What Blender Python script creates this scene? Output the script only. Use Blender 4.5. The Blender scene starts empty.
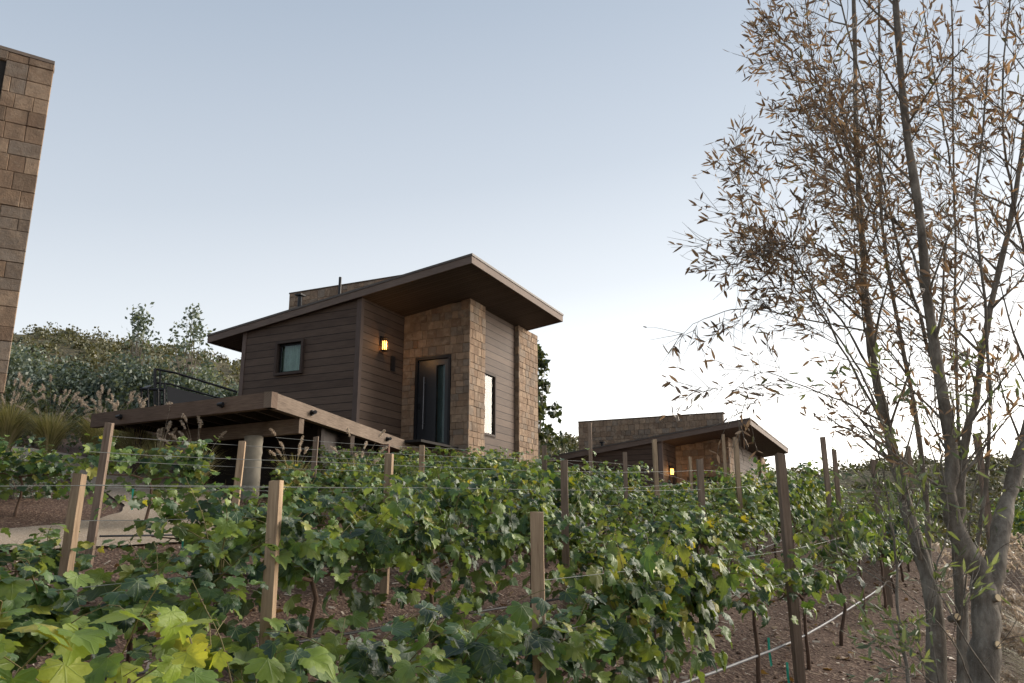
import bpy, math, random
import numpy as np
from mathutils import Vector, Matrix
R = math.radians
rng = np.random.default_rng(7)
random.seed(7)
C = bpy.context.scene.collection
scene = bpy.context.scene

# ------------------------------------------------------------------ helpers
class MB:
    """collects geometry (verts, faces, uv) for one mesh object"""
    def __init__(s): s.v = []; s.f = []; s.uv = []; s.n = 0
    def add(s, verts, faces, uvs=None):
        verts = np.asarray(verts, float)
        b = s.n; s.v.append(verts); s.n += len(verts)
        for k, f in enumerate(faces):
            s.f.append([b + i for i in f])
            if uvs is not None: s.uv.append([tuple(uvs[i]) for i in f])
            else:
                p = verts[list(f)]
                nrm = np.cross(p[1] - p[0], p[2] - p[0]); a = np.abs(nrm)
                if a[2] >= a[0] and a[2] >= a[1]: s.uv.append([(q[0], q[1]) for q in p])
                elif a[0] >= a[1]: s.uv.append([(q[1], q[2]) for q in p])
                else: s.uv.append([(q[0], q[2]) for q in p])
    def box(s, x0, x1, y0, y1, z0, z1, zt=None, zb=None):
        """box; zt / zb = functions of x giving the top / bottom height"""
        t = (lambda x: z1) if zt is None else zt
        b = (lambda x: z0) if zb is None else zb
        v = [(x0,y0,b(x0)),(x1,y0,b(x1)),(x1,y1,b(x1)),(x0,y1,b(x0)),(x0,y0,t(x0)),(x1,y0,t(x1)),(x1,y1,t(x1)),(x0,y1,t(x0))]
        s.add(v, [(0,3,2,1),(4,5,6,7),(0,1,5,4),(1,2,6,5),(2,3,7,6),(3,0,4,7)])
    def tube(s, pts, rad, n=6, cap=True):
        P = np.asarray(pts, float); m = len(P)
        rad = np.full(m, rad) if np.isscalar(rad) else np.asarray(rad, float)
        T = np.gradient(P, axis=0); T /= np.linalg.norm(T, axis=1)[:, None] + 1e-9
        up = np.array([0, 0, 1.]) if abs(T[0][2]) < .9 else np.array([1., 0, 0])
        vs = []
        a = np.cross(T[0], up); a /= np.linalg.norm(a)
        ang = np.linspace(0, 2*np.pi, n, endpoint=False)
        L = 0; uv = []
        for i in range(m):
            a = a - T[i]*np.dot(a, T[i]); a /= np.linalg.norm(a) + 1e-9
            b = np.cross(T[i], a)
            if i: L += np.linalg.norm(P[i] - P[i-1])
            for w in ang:
                vs.append(P[i] + rad[i]*(math.cos(w)*a + math.sin(w)*b)); uv.append((w/6.283*.3, L))
        fs = [(i*n+j, i*n+(j+1) % n, (i+1)*n+(j+1) % n, (i+1)*n+j) for i in range(m-1) for j in range(n)]
        if cap: fs += [tuple(range(n))[::-1], tuple((m-1)*n + j for j in range(n))]
        s.add(vs, fs, uv)
    def build(s, name, mat, parent=None, smooth=False):
        me = bpy.data.meshes.new(name)
        V = np.concatenate(s.v); me.from_pydata(V.tolist(), [], s.f)
        uvl = me.uv_layers.new(name='UVMap')
        flat = np.array([c for f in s.uv for q in f for c in q], dtype=np.float32)
        uvl.data.foreach_set('uv', flat)
        me.materials.append(mat)
        if smooth: me.polygons.foreach_set('use_smooth', [True]*len(me.polygons))
        me.update()
        o = bpy.data.objects.new(name, me); C.objects.link(o); o.parent = parent
        return o

def array_mesh(name, V, F, mat, parent=None, UV=None, smooth=False):
    """V (n,3); F (m,k) all same size"""
    me = bpy.data.meshes.new(name); k = F.shape[1]; m = len(F)
    me.vertices.add(len(V)); me.vertices.foreach_set('co', V.astype(np.float32).ravel())
    me.loops.add(m*k); me.loops.foreach_set('vertex_index', F.astype(np.int32).ravel())
    me.polygons.add(m); me.polygons.foreach_set('loop_start', np.arange(0, m*k, k, dtype=np.int32))
    if UV is not None:
        l = me.uv_layers.new(name='UVMap'); l.data.foreach_set('uv', UV[F.ravel()].astype(np.float32).ravel())
    me.materials.append(mat); me.update(calc_edges=True)
    if smooth: me.polygons.foreach_set('use_smooth', [True]*m)
    o = bpy.data.objects.new(name, me); C.objects.link(o); o.parent = parent
    return o

def empty(name, loc=(0,0,0), rz=0):
    o = bpy.data.objects.new(name, None); C.objects.link(o); o.location = loc; o.rotation_euler = (0,0,rz); return o
def tag(o, label=None, cat=None, group=None, kind=None):
    if label: o['label'] = label
    if cat: o['category'] = cat
    if group: o['group'] = group
    if kind: o['kind'] = kind
    return o
def copy_tree(o, parent=None):
    c = o.copy(); C.objects.link(c); c.parent = parent
    for ch in [q for q in list(bpy.data.objects) if q.parent == o]: copy_tree(ch, c)
    return c

# ------------------------------------------------------------------ materials
class NT:
    def __init__(s, name):
        s.m = bpy.data.materials.new(name); s.m.use_nodes = True; s.t = s.m.node_tree; s.t.nodes.clear()
        s.out = s.n('ShaderNodeOutputMaterial'); s.p = s.n('ShaderNodeBsdfPrincipled'); s.l(s.p.outputs[0], s.out.inputs[0])
        s.p.inputs['Specular IOR Level'].default_value = .25
    def n(s, t, **kw):
        q = s.t.nodes.new(t)
        for k, v in kw.items():
            if k in q.inputs: q.inputs[k].default_value = v
            else: setattr(q, k, v)
        return q
    def l(s, a, b): s.t.links.new(a, b)
    def ramp(s, fac, stops, interp='LINEAR'):
        r = s.n('ShaderNodeValToRGB'); e = r.color_ramp.elements; r.color_ramp.interpolation = interp
        while len(e) < len(stops): e.new(.5)
        for i, (p, c) in enumerate(stops): e[i].position = p; e[i].color = (*c, 1)
        s.l(fac, r.inputs[0]); return r.outputs[0]
    def mix(s, fac, a, b, mode='MIX'):
        q = s.n('ShaderNodeMix'); q.data_type = 'RGBA'; q.blend_type = mode
        for val, i in ((fac, 0), (a, 6), (b, 7)):
            if hasattr(val, 'links'): s.l(val, q.inputs[i])
            elif i == 0: q.inputs[0].default_value = val
            else: q.inputs[i].default_value = (*val, 1)
        return q.outputs[2]
    def math(s, op, a, b=0.):
        q = s.n('ShaderNodeMath', operation=op)
        for i, v in enumerate((a, b)):
            if hasattr(v, 'links'): s.l(v, q.inputs[i])
            else: q.inputs[i].default_value = v
        return q.outputs[0]
    def noise(s, vec, scale, detail=4, rough=.55):
        q = s.n('ShaderNodeTexNoise', Scale=scale, Detail=detail, Roughness=rough)
        if vec is not None: s.l(vec, q.inputs['Vector'])
        return q.outputs['Fac']
    def mapping(s, vec, scale):
        q = s.n('ShaderNodeMapping'); q.inputs['Scale'].default_value = scale; s.l(vec, q.inputs[0]); return q.outputs[0]
    def uv(s): return s.n('ShaderNodeTexCoord').outputs['UV']
    def obj(s): return s.n('ShaderNodeTexCoord').outputs['Object']
    def bump(s, h, strength=.5, dist=.01):
        q = s.n('ShaderNodeBump', Strength=strength, Distance=dist); s.l(h, q.inputs['Height']); s.l(q.outputs[0], s.p.inputs['Normal'])
    def col(s, c): s.l(c, s.p.inputs['Base Color'])
    def rough(s, r): s.p.inputs['Roughness'].default_value = r

def m_wood(name, dark, light, vertical=False, rough=.75, gsc=1.):
    t = NT(name); u = t.uv()
    v = t.mapping(u, (14*gsc, 1.2*gsc, 1) if vertical else (1.2*gsc, 16*gsc, 1))
    n1 = t.noise(v, 3, 6, .6); n2 = t.noise(t.obj(), 1.3, 3)
    info = t.n('ShaderNodeObjectInfo').outputs['Random']
    c = t.ramp(t.math('ADD', t.math('MULTIPLY', n1, .65), t.math('MULTIPLY', n2, .35)), [(.32, dark), (.68, light)])
    f = t.math('ADD', t.math('MULTIPLY', info, .5), .75)
    q = t.n('ShaderNodeHueSaturation'); t.l(c, q.inputs['Color']); t.l(f, q.inputs['Value'])
    t.col(q.outputs[0]); t.rough(rough); t.bump(n1, .6, .004); return t.m

def m_siding(name, dark, light, h=.21):
    t = NT(name); u = t.uv()
    b = t.n('ShaderNodeTexBrick', Scale=1.); b.offset = .37; b.offset_frequency = 2
    b.inputs['Brick Width'].default_value = 40; b.inputs['Row Height'].default_value = h
    b.inputs['Mortar Size'].default_value = .011; b.inputs['Mortar Smooth'].default_value = .3; b.inputs['Bias'].default_value = 0
    b.inputs['Color1'].default_value = (0,0,0,1); b.inputs['Color2'].default_value = (1,1,1,1); b.inputs['Mortar'].default_value = (.5,.5,.5,1)
    t.l(u, b.inputs['Vector'])
    g = t.noise(t.mapping(u, (1., 17, 1)), 2.5, 7, .62)
    k = t.noise(t.mapping(u, (.7, 3, 1)), 1.7, 3)
    s = t.math('ADD', t.math('ADD', t.math('MULTIPLY', g, .5), t.math('MULTIPLY', k, .3)), t.math('MULTIPLY', b.outputs['Color'], .2))
    c = t.ramp(s, [(.3, dark), (.72, light)])
    c = t.mix(t.math('MULTIPLY', b.outputs['Fac'], .85), c, tuple(x*.22 for x in dark))
    t.col(c); t.rough(.7)
    t.bump(t.math('SUBTRACT', t.math('MULTIPLY', g, .35), b.outputs['Fac']), .8, .012); return t.m

def m_stone(name):
    t = NT(name); geo = t.n('ShaderNodeNewGeometry').outputs['Random Per Island']
    o = t.obj()
    c = t.ramp(geo, [(0, (.085,.058,.042)), (.18, (.25,.165,.108)), (.36, (.14,.085,.055)), (.54, (.32,.225,.152)), (.7, (.19,.12,.075)), (.85, (.20,.165,.135)), (1, (.11,.085,.068))])
    n = t.noise(o, 7, 6, .65); n2 = t.noise(o, 28, 5, .7)
    c = t.mix(t.ramp(n, [(.45, (0,0,0)), (.62, (.6,.6,.6))]), c, (.105,.072,.052))
    c = t.mix(t.ramp(t.noise(o, 3.3, 5, .7), [(.52, (0,0,0)), (.66, (.7,.7,.7))]), c, (.33,.25,.18))
    c = t.mix(t.math('MULTIPLY', n2, .45), c, (.30,.22,.15))
    t.col(c); t.rough(.9); t.bump(t.math('ADD', n2, t.math('MULTIPLY', n, 1.5)), .7, .015); return t.m

def m_plain(name, c, rough=.6, metal=0., nscale=6, var=.25, spec=.3):
    t = NT(name); n = t.noise(t.obj(), nscale, 4)
    t.col(t.mix(n, tuple(x*(1-var) for x in c), tuple(min(1, x*(1+var)) for x in c)))
    t.rough(rough); t.p.inputs['Metallic'].default_value = metal; t.p.inputs['Specular IOR Level'].default_value = spec
    return t.m

def m_leaf(name, stops, trans=.3, veins=True, rough=.5, back=None, tcol=(3.2,2.8,1.0)):
    t = NT(name); geo = t.n('ShaderNodeNewGeometry'); r = geo.outputs['Random Per Island']
    oi = t.n('ShaderNodeObjectInfo').outputs['Random']
    rr = t.math('ADD', r, t.math('MULTIPLY', t.math('SUBTRACT', oi, .5), .16))
    c = t.ramp(rr, stops)
    if veins:
        u = t.n('ShaderNodeTexCoord').outputs['UV']
        sep = t.n('ShaderNodeSeparateXYZ'); t.l(u, sep.inputs[0])
        x = t.math('ABSOLUTE', sep.outputs[0]); y = sep.outputs[1]
        best = None
        for a in (0, 38, 78, 118):
            d = t.math('ABSOLUTE', t.math('SUBTRACT', t.math('MULTIPLY', x, math.cos(R(a))), t.math('MULTIPLY', y, math.sin(R(a)))))
            al = t.math('ADD', t.math('MULTIPLY', x, math.sin(R(a))), t.math('MULTIPLY', y, math.cos(R(a))))
            d = t.math('ADD', d, t.math('MULTIPLY', t.math('LESS_THAN', al, 0), 1))
            best = d if best is None else t.math('MINIMUM', best, d)
        vm = t.math('SUBTRACT', 1, t.math('MINIMUM', t.math('MULTIPLY', best, 38), 1))
        c = t.mix(t.math('MULTIPLY', vm, .42), c, (.17,.24,.08))
        # yellowing blotches towards the rim of some leaves
        nb = t.noise(u, 2.3, 4, .6)
        blot = t.math('MULTIPLY', t.ramp(nb, [(.5,(0,0,0)),(.72,(1,1,1))]), t.ramp(r, [(.62,(0,0,0)),(1,(.8,.8,.8))]))
        c = t.mix(blot, c, (.20,.22,.035))
        t.bump(t.math('ADD', vm, t.noise(u, 9, 3)), .5, .004)
    if back is not None: c = t.mix(t.math('MULTIPLY', geo.outputs['Backfacing'], .55), c, back)
    t.col(c); t.rough(rough); t.p.inputs['Specular IOR Level'].default_value = .45
    tr = t.n('ShaderNodeBsdfTranslucent')
    tc = t.mix(1., c, tcol, 'MULTIPLY'); t.l(tc, tr.inputs[0])
    ms = t.n('ShaderNodeMixShader'); ms.inputs[0].default_value = trans
    t.l(t.p.outputs[0], ms.inputs[1]); t.l(tr.outputs[0], ms.inputs[2]); t.l(ms.outputs[0], t.out.inputs[0])
    return t.m

def m_ground(name, a, b, c2, sc=1., bumpd=.03):
    t = NT(name); o = t.obj()
    n1 = t.noise(o, .35*sc, 5, .6); n2 = t.noise(o, 14*sc, 6, .7)
    vo = t.n('ShaderNodeTexVoronoi', Scale=38*sc); t.l(o, vo.inputs['Vector'])
    vo2 = t.n('ShaderNodeTexVoronoi', Scale=16*sc); t.l(o, vo2.inputs['Vector'])
    base = t.mix(t.ramp(n1, [(.35,(0,0,0)),(.65,(1,1,1))]), a, b)
    base = t.mix(t.math('MULTIPLY', n2, .5), base, tuple(x*.45 for x in a))
    sep = t.n('ShaderNodeSeparateColor'); t.l(vo.outputs['Color'], sep.inputs[0])
    base = t.mix(t.ramp(sep.outputs[0], [(.72,(0,0,0)),(.95,(.8,.8,.8))]), base, c2)
    t.col(base); t.rough(.95)
    h = t.math('ADD', t.math('ADD', n2, t.math('MULTIPLY', vo.outputs['Distance'], .6)), t.math('MULTIPLY', vo2.outputs['Distance'], .5))
    t.bump(h, .9, bumpd); return t.m

M = {}
M['siding'] = m_siding('plum brown siding', (.052,.033,.024), (.122,.082,.059))
M['trim'] = m_wood('brown trim board', (.095,.068,.055), (.175,.13,.105))
M['trimv'] = m_wood('brown corner board', (.08,.055,.045), (.13,.095,.08), vertical=True)
M['trimdark'] = m_wood('dark window surround', (.035,.024,.02), (.065,.045,.036))
M['winblind'] = m_plain('grey green blind', (.13,.19,.155), .6)  # colour of the reflection in the right window's glass
M['soffit'] = m_siding('dark soffit boards', (.060,.043,.036), (.105,.078,.064), h=.14)
M['roofcap'] = m_plain('roof edge flashing', (.085,.07,.06), .6)
M['stone'] = m_stone('rough tan stone')
M['mortar'] = m_plain('dark mortar', (.075,.052,.036), .95)
M['capstone'] = m_plain('cap stone', (.17,.135,.11), .9, 0, 5, .35)
M['black'] = m_plain('black painted metal', (.012,.012,.014), .45, .2)
M['door'] = m_plain('slate black door paint', (.013,.015,.019), .35, 0, 3, .2, .5)
M['steel'] = m_plain('brushed steel', (.16,.16,.17), .45, .9)
M['darkroom'] = m_plain('dark interior', (.02,.017,.015), .9)
M['curtain'] = m_plain('white curtain', (.40,.47,.41), .9)
M['beam'] = m_wood('weathered deck beam', (.10,.07,.05), (.27,.205,.155), rough=.85)
M['beamr'] = m_wood('brown deck beam', (.085,.055,.040), (.21,.145,.105), rough=.85)  # darker copy of the deck beam, left side's shade in its colour
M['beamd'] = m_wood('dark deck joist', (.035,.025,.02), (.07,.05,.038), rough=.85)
M['underdeck'] = m_wood('dark stained boards under the deck', (.012,.009,.008), (.028,.02,.017))  # near black, the darkness below the deck as a colour
M['redpost'] = m_wood('reddish post', (.09,.04,.028), (.16,.075,.05), vertical=True)
M['concrete'] = m_plain('board marked concrete', (.26,.235,.19), .9, 0, 9, .3)
M['post'] = m_wood('tan vineyard stake', (.17,.11,.066), (.44,.32,.21), vertical=True, rough=.85)
M['postd'] = m_wood('weathered brown stake', (.11,.075,.055), (.28,.205,.15), vertical=True, rough=.85)
M['wire'] = m_plain('galvanised wire', (.17,.175,.165), .6, .3)
M['pipe'] = m_plain('grey drip pipe', (.20,.205,.215), .5)
M['pipeb'] = m_plain('black drip pipe', (.045,.045,.05), .5)
M['tie'] = m_plain('teal plastic ribbon', (.03,.35,.24), .5)
M['vinebark'] = m_wood('grapevine bark', (.06,.035,.025), (.15,.095,.065), vertical=True)
M['cane'] = m_plain('young vine cane', (.16,.13,.05), .6)
def m_bark(name):
    t = NT(name); o = t.obj(); n1 = t.noise(t.mapping(o, (1,1,.35)), 26, 6, .7); n2 = t.noise(o, 5, 4, .6); n3 = t.noise(o, 60, 3, .6)
    c = t.ramp(t.math('ADD', t.math('MULTIPLY', n1, .6), t.math('MULTIPLY', n2, .4)), [(.34, (.068,.058,.046)), (.5, (.165,.142,.115)), (.66, (.29,.26,.215))])
    c = t.mix(t.ramp(n3, [(.6,(0,0,0)),(.72,(.7,.7,.7))]), c, (.26,.25,.21))
    t.col(c); t.rough(.95); t.bump(t.math('ADD', n1, t.math('MULTIPLY', n3, .3)), .9, .012); return t.m
M['bark'] = m_bark('olive grey bark')
M['cut'] = m_plain('fresh cut wood', (.55,.42,.25), .8)
M['soil'] = m_ground('red brown soil', (.098,.055,.037), (.128,.076,.053), (.24,.17,.12))
M['gravel'] = m_ground('pale decomposed granite', (.33,.255,.185), (.39,.31,.23), (.47,.40,.32), 2., .01)
M['mulch'] = m_ground('dark planting soil', (.05,.034,.026), (.07,.048,.036), (.13,.1,.075), 1.3)
M['hill'] = m_ground('dry hillside earth', (.10,.085,.045), (.14,.115,.065), (.12,.12,.06), .1, .3)
G1, G2, G3, G4, G5 = (.013,.034,.016), (.034,.076,.028), (.085,.150,.036), (.165,.225,.042), (.30,.28,.05)
M['leaf'] = m_leaf('grape leaf', [(0, G1), (.32, G2), (.68, G3), (.92, G4), (1, G5)], .22, back=(.09,.125,.07))
M['leafy'] = m_leaf('young yellow green grape leaf', [(0, G3), (.25, (.12,.19,.035)), (.6, (.20,.27,.04)), (.9, (.30,.34,.05)), (1, (.36,.33,.06))], .35, back=(.14,.18,.08))
M['leaff'] = m_leaf('grape leaf far', [(0, G1), (.32, G2), (.66, G3), (.90, G4), (1, G5)], .22, veins=False, back=(.08,.11,.06))
M['euc'] = m_leaf('blue green foliage', [(0,(.035,.055,.042)), (.4,(.075,.105,.080)), (.8,(.14,.175,.145)), (1,(.22,.25,.215))], .15, veins=False)
M['scrub'] = m_leaf('hillside scrub foliage', [(0,(.042,.046,.022)), (.4,(.075,.078,.036)), (.75,(.115,.108,.052)), (1,(.15,.15,.09))], .1, veins=False)
M['bush'] = m_leaf('dark green shrub foliage', [(0,(.022,.035,.016)), (.5,(.045,.065,.028)), (1,(.09,.11,.045))], .15, veins=False)
M['deadleaf'] = m_leaf('dry brown leaf', [(0,(.07,.05,.038)), (.4,(.15,.105,.07)), (.75,(.24,.17,.11)), (.92,(.33,.23,.14)), (1,(.09,.10,.045))], .35, veins=False, tcol=(1.5,1.3,1.0))
M['oliveleaf'] = m_leaf('grey green olive leaf', [(0,(.05,.075,.045)), (.5,(.09,.125,.07)), (1,(.16,.2,.13))], .25, veins=False)
M['fallen'] = m_leaf('fallen leaf', [(0,(.10,.055,.03)), (.6,(.20,.12,.06)), (1,(.30,.21,.10))], .1, veins=False)
M['grass'] = m_leaf('fountain grass blades', [(0,(.13,.135,.06)), (.45,(.24,.23,.10)), (.75,(.36,.32,.18)), (1,(.46,.40,.26))], .25, veins=False, tcol=(1.8,1.7,.9))
M['plume'] = m_leaf('beige grass plume', [(0,(.40,.32,.24)), (1,(.62,.53,.42))], .3, veins=False, tcol=(1.1,1.05,1.))
tt = NT('window glass'); tt.p.inputs['Base Color'].default_value = (.75,.82,.80,1); tt.rough(.03)
tt.p.inputs['Transmission Weight'].default_value = 1; tt.p.inputs['IOR'].default_value = 1.45
fr = tt.n('ShaderNodeLayerWeight', Blend=.25); gl = tt.n('ShaderNodeBsdfGlossy', Roughness=.02); tp = tt.n('ShaderNodeBsdfTransparent')
tp.inputs[0].default_value = (.8,.87,.85,1); mx = tt.n('ShaderNodeMixShader')
tt.l(fr.outputs['Fresnel'], mx.inputs[0]); tt.l(tp.outputs[0], mx.inputs[1]); tt.l(gl.outputs[0], mx.inputs[2]); tt.l(mx.outputs[0], tt.out.inputs[0])
M['glass'] = tt.m
tt = NT('lamp glow'); tt.p.inputs['Base Color'].default_value = (1,.6,.25,1); tt.p.inputs['Emission Color'].default_value = (1,.42,.09,1); tt.p.inputs['Emission Strength'].default_value = 1.1
M['glow'] = tt.m

# ------------------------------------------------------------------ terrain
def sst(a, b, x):
    t = np.clip((x-a)/(b-a), 0, 1); return t*t*(3-2*t)
def gz(x, y):
    x = np.asarray(x, float); y = np.asarray(y, float)
    g = 1 - .75*sst(-6, 4, x)
    yy = np.where(y < 18, y, 18 + (y-18)*g)
    yy = np.where(y > 34, 18 + 16*g + (y-34)*.3*g, yy)
    xx = np.clip(x, -22, 26) + .25*(x-np.clip(x, -22, 26))
    b = -.11 + .025*np.clip((y-8)/8, 0, 1)*(x > 0)*np.clip(x/4, 0, 1)
    z = -1.86 + .14*np.maximum(yy, -30) + b*xx
    return z + .02*np.sin(x*1.9+.5)*np.cos(y*1.7) + .012*np.sin(x*5.1)*np.sin(y*4.3+1)
def g1(x, y): return float(gz(x, y))

def grid(name, xs, ys, zf, mat):
    X, Y = np.meshgrid(xs, ys); Z = zf(X, Y); n, m = X.shape
    V = np.stack([X.ravel(), Y.ravel(), Z.ravel()], 1)
    i = (np.arange(n-1)[:, None]*m + np.arange(m-1)[None]).ravel()
    F = np.stack([i, i+1, i+m+1, i+m], 1)
    return array_mesh(name, V, F, mat, smooth=True)
xs = np.concatenate([np.linspace(-600,-40,15)[:-1], np.linspace(-40,-14,20)[:-1], np.arange(-14,14,.25), np.linspace(14,40,20), np.linspace(40,600,15)[1:]])
ys = np.concatenate([np.linspace(-300,-8,10)[:-1], np.arange(-8,26,.25), np.linspace(26,60,20), np.linspace(60,900,20)[1:]])
def far(X, Y): return gz(X, Y)
tag(grid('ground', xs, ys, far, M['soil']), 'red brown vineyard soil sloping gently up to the cabins', kind='structure')
def hz(X, Y):
    az = X/np.maximum(Y, 1)*70
    r = np.interp(az, [-120,-70,-43,-35,-29,-23,-10,3,16,23,43,80], [23,20,17.4,16.7,15.5,14.0,11.5,8.6,5.2,5.6,6.6,8])
    t = sst(30, 72, Y)
    n = 1.0*np.sin(X*.21+Y*.13)*np.sin(Y*.17-X*.05) + .4*np.sin(X*.5+1)*np.sin(Y*.43)
    base = gz(X, Y) - .6
    return base + (r - base)*t + n*t*.6
hx = np.linspace(-110, 110, 150); hy = np.linspace(29, 130, 90)
tag(grid('hillside', hx, hy, hz, M['hill']), 'dry scrub covered hillside rising behind the main cabin', kind='structure')

# gravel path ribbon
def ribbon(name, P, W, mat, lift, label, step=40):
    P = np.array(P, float); W = np.array(W, float)
    t = np.linspace(0, len(P)-1, step*(len(P)-1)+1); i = np.minimum(t.astype(int), len(P)-2); f = t-i
    def cr(A):
        A0 = A[np.maximum(i-1,0)]; A1 = A[i]; A2 = A[i+1]; A3 = A[np.minimum(i+2,len(A)-1)]
        ff = f[:,None] if A.ndim == 2 else f
        return .5*((2*A1)+(-A0+A2)*ff+(2*A0-5*A1+4*A2-A3)*ff**2+(-A0+3*A1-3*A2+A3)*ff**3)
    Q = cr(P); w = cr(W); T = np.gradient(Q, axis=0); T /= np.linalg.norm(T, axis=1)[:,None]
    N = np.stack([-T[:,1], T[:,0]], 1); K = np.linspace(-1, 1, 11)
    wob = 1 + .06*np.sin(t*2.3) + .02*np.sin(t*13)
    X = Q[:,0:1] + N[:,0:1]*K*w[:,None]*wob[:,None]; Y = Q[:,1:2] + N[:,1:2]*K*w[:,None]*wob[:,None]
    V = np.stack([X.ravel(), Y.ravel(), (gz(X,Y)+lift).ravel()], 1); m = 11
    ii = (np.arange(len(t)-1)[:,None]*m + np.arange(m-1)[None]).ravel()
    return tag(array_mesh(name, V, np.stack([ii,ii+1,ii+m+1,ii+m],1)[:, ::-1], mat, smooth=True), label, kind='structure')
ribbon('path', [(-16,5.0),(-9,7.3),(-6.2,8.5),(-4.7,10.2),(-4.9,12.4),(-6.6,14.8),(-9.6,17.4),(-18,20)], [.9,.8,.75,.8,.85,1.1,1.3,1.2], M['gravel'], .03, 'pale gravel path winding up the hill on the left')

# ------------------------------------------------------------------ stone facing
def stone_face(mb, a0, a1, z0, z1, place, seed, top=None, hole=None, th=.05, hmin=.15, hmax=.27, wmin=.16, wmax=.33):
    """random coursed stones; place(a, z, d) -> xyz, d = outward depth"""
    r = random.Random(seed); z = z0
    T = top or (lambda a: z1)
    zmax = max(T(a0), T(a1))
    while z < zmax-.02:
        h = r.uniform(hmin, hmax)
        if z+h > zmax-.1 and top is None: h = zmax - z
        a = a0
        while a < a1-.01:
            w = r.uniform(wmin, wmax)
            if a1-(a+w) < .14: w = a1-a
            zz = z; subs = [(zz, zz+h)]
            if h > .27 and r.random() < .35: mid = zz+h*r.uniform(.4,.6); subs = [(zz, mid), (mid, zz+h)]
            for s0, s1 in subs:
                b0, b1 = a, a+w; c0, c1 = s0, s1
                segs = [(b0, b1, c0, c1)]
                if hole:
                    h0, h1, k0, k1 = hole
                    if b1 > h0 and b0 < h1 and c1 > k0 and c0 < k1:
                        segs = []
                        if b0 < h0: segs.append((b0, h0, c0, c1))
                        if b1 > h1: segs.append((h1, b1, c0, c1))
                        if c1 > k1: segs.append((max(b0,h0), min(b1,h1), k1, c1))
                        if c0 < k0: segs.append((max(b0,h0), min(b1,h1), c0, k0))
                for (p0, p1, q0, q1) in segs:
                    if p1-p0 < .015 or q1-q0 < .015: continue
                    t0, t1 = min(q1, T(p0)), min(q1, T(p1))
                    if t0 <= q0+.01 or t1 <= q0+.01: continue
                    g = .0015; d = th + r.uniform(-.007, .007); j = lambda: r.uniform(-.003, .003); bv = .007
                    o = [(p0+g, q0+g), (p1-g, q0+g), (p1-g, t1-g), (p0+g, t0-g)]
                    inn = [(p0+g+bv, q0+g+bv), (p1-g-bv, q0+g+bv), (p1-g-bv, t1-g-bv), (p0+g+bv, t0-g-bv)]
                    V = [place(x, zq, 0) for x, zq in o] + [place(x, zq, d-.012) for x, zq in o] + [place(x, zq, d+j()) for x, zq in inn]
                    F = [(0,1,5,4),(1,2,6,5),(2,3,7,6),(3,0,4,7),(4,5,9,8),(5,6,10,9),(6,7,11,10),(7,4,8,11),(8,9,10,11)]
                    mb.add(V, F)
            a += w
        z += h

def lamp_energy(loc, par, e):
    L = bpy.data.lights.new('wall_lamp_bulb', 'POINT'); L.energy = e; L.color = (1,.55,.22); L.shadow_soft_size = .04
    o = bpy.data.objects.new('wall_lamp_bulb', L); C.objects.link(o); o.location = loc; o.parent = par; return o

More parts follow.
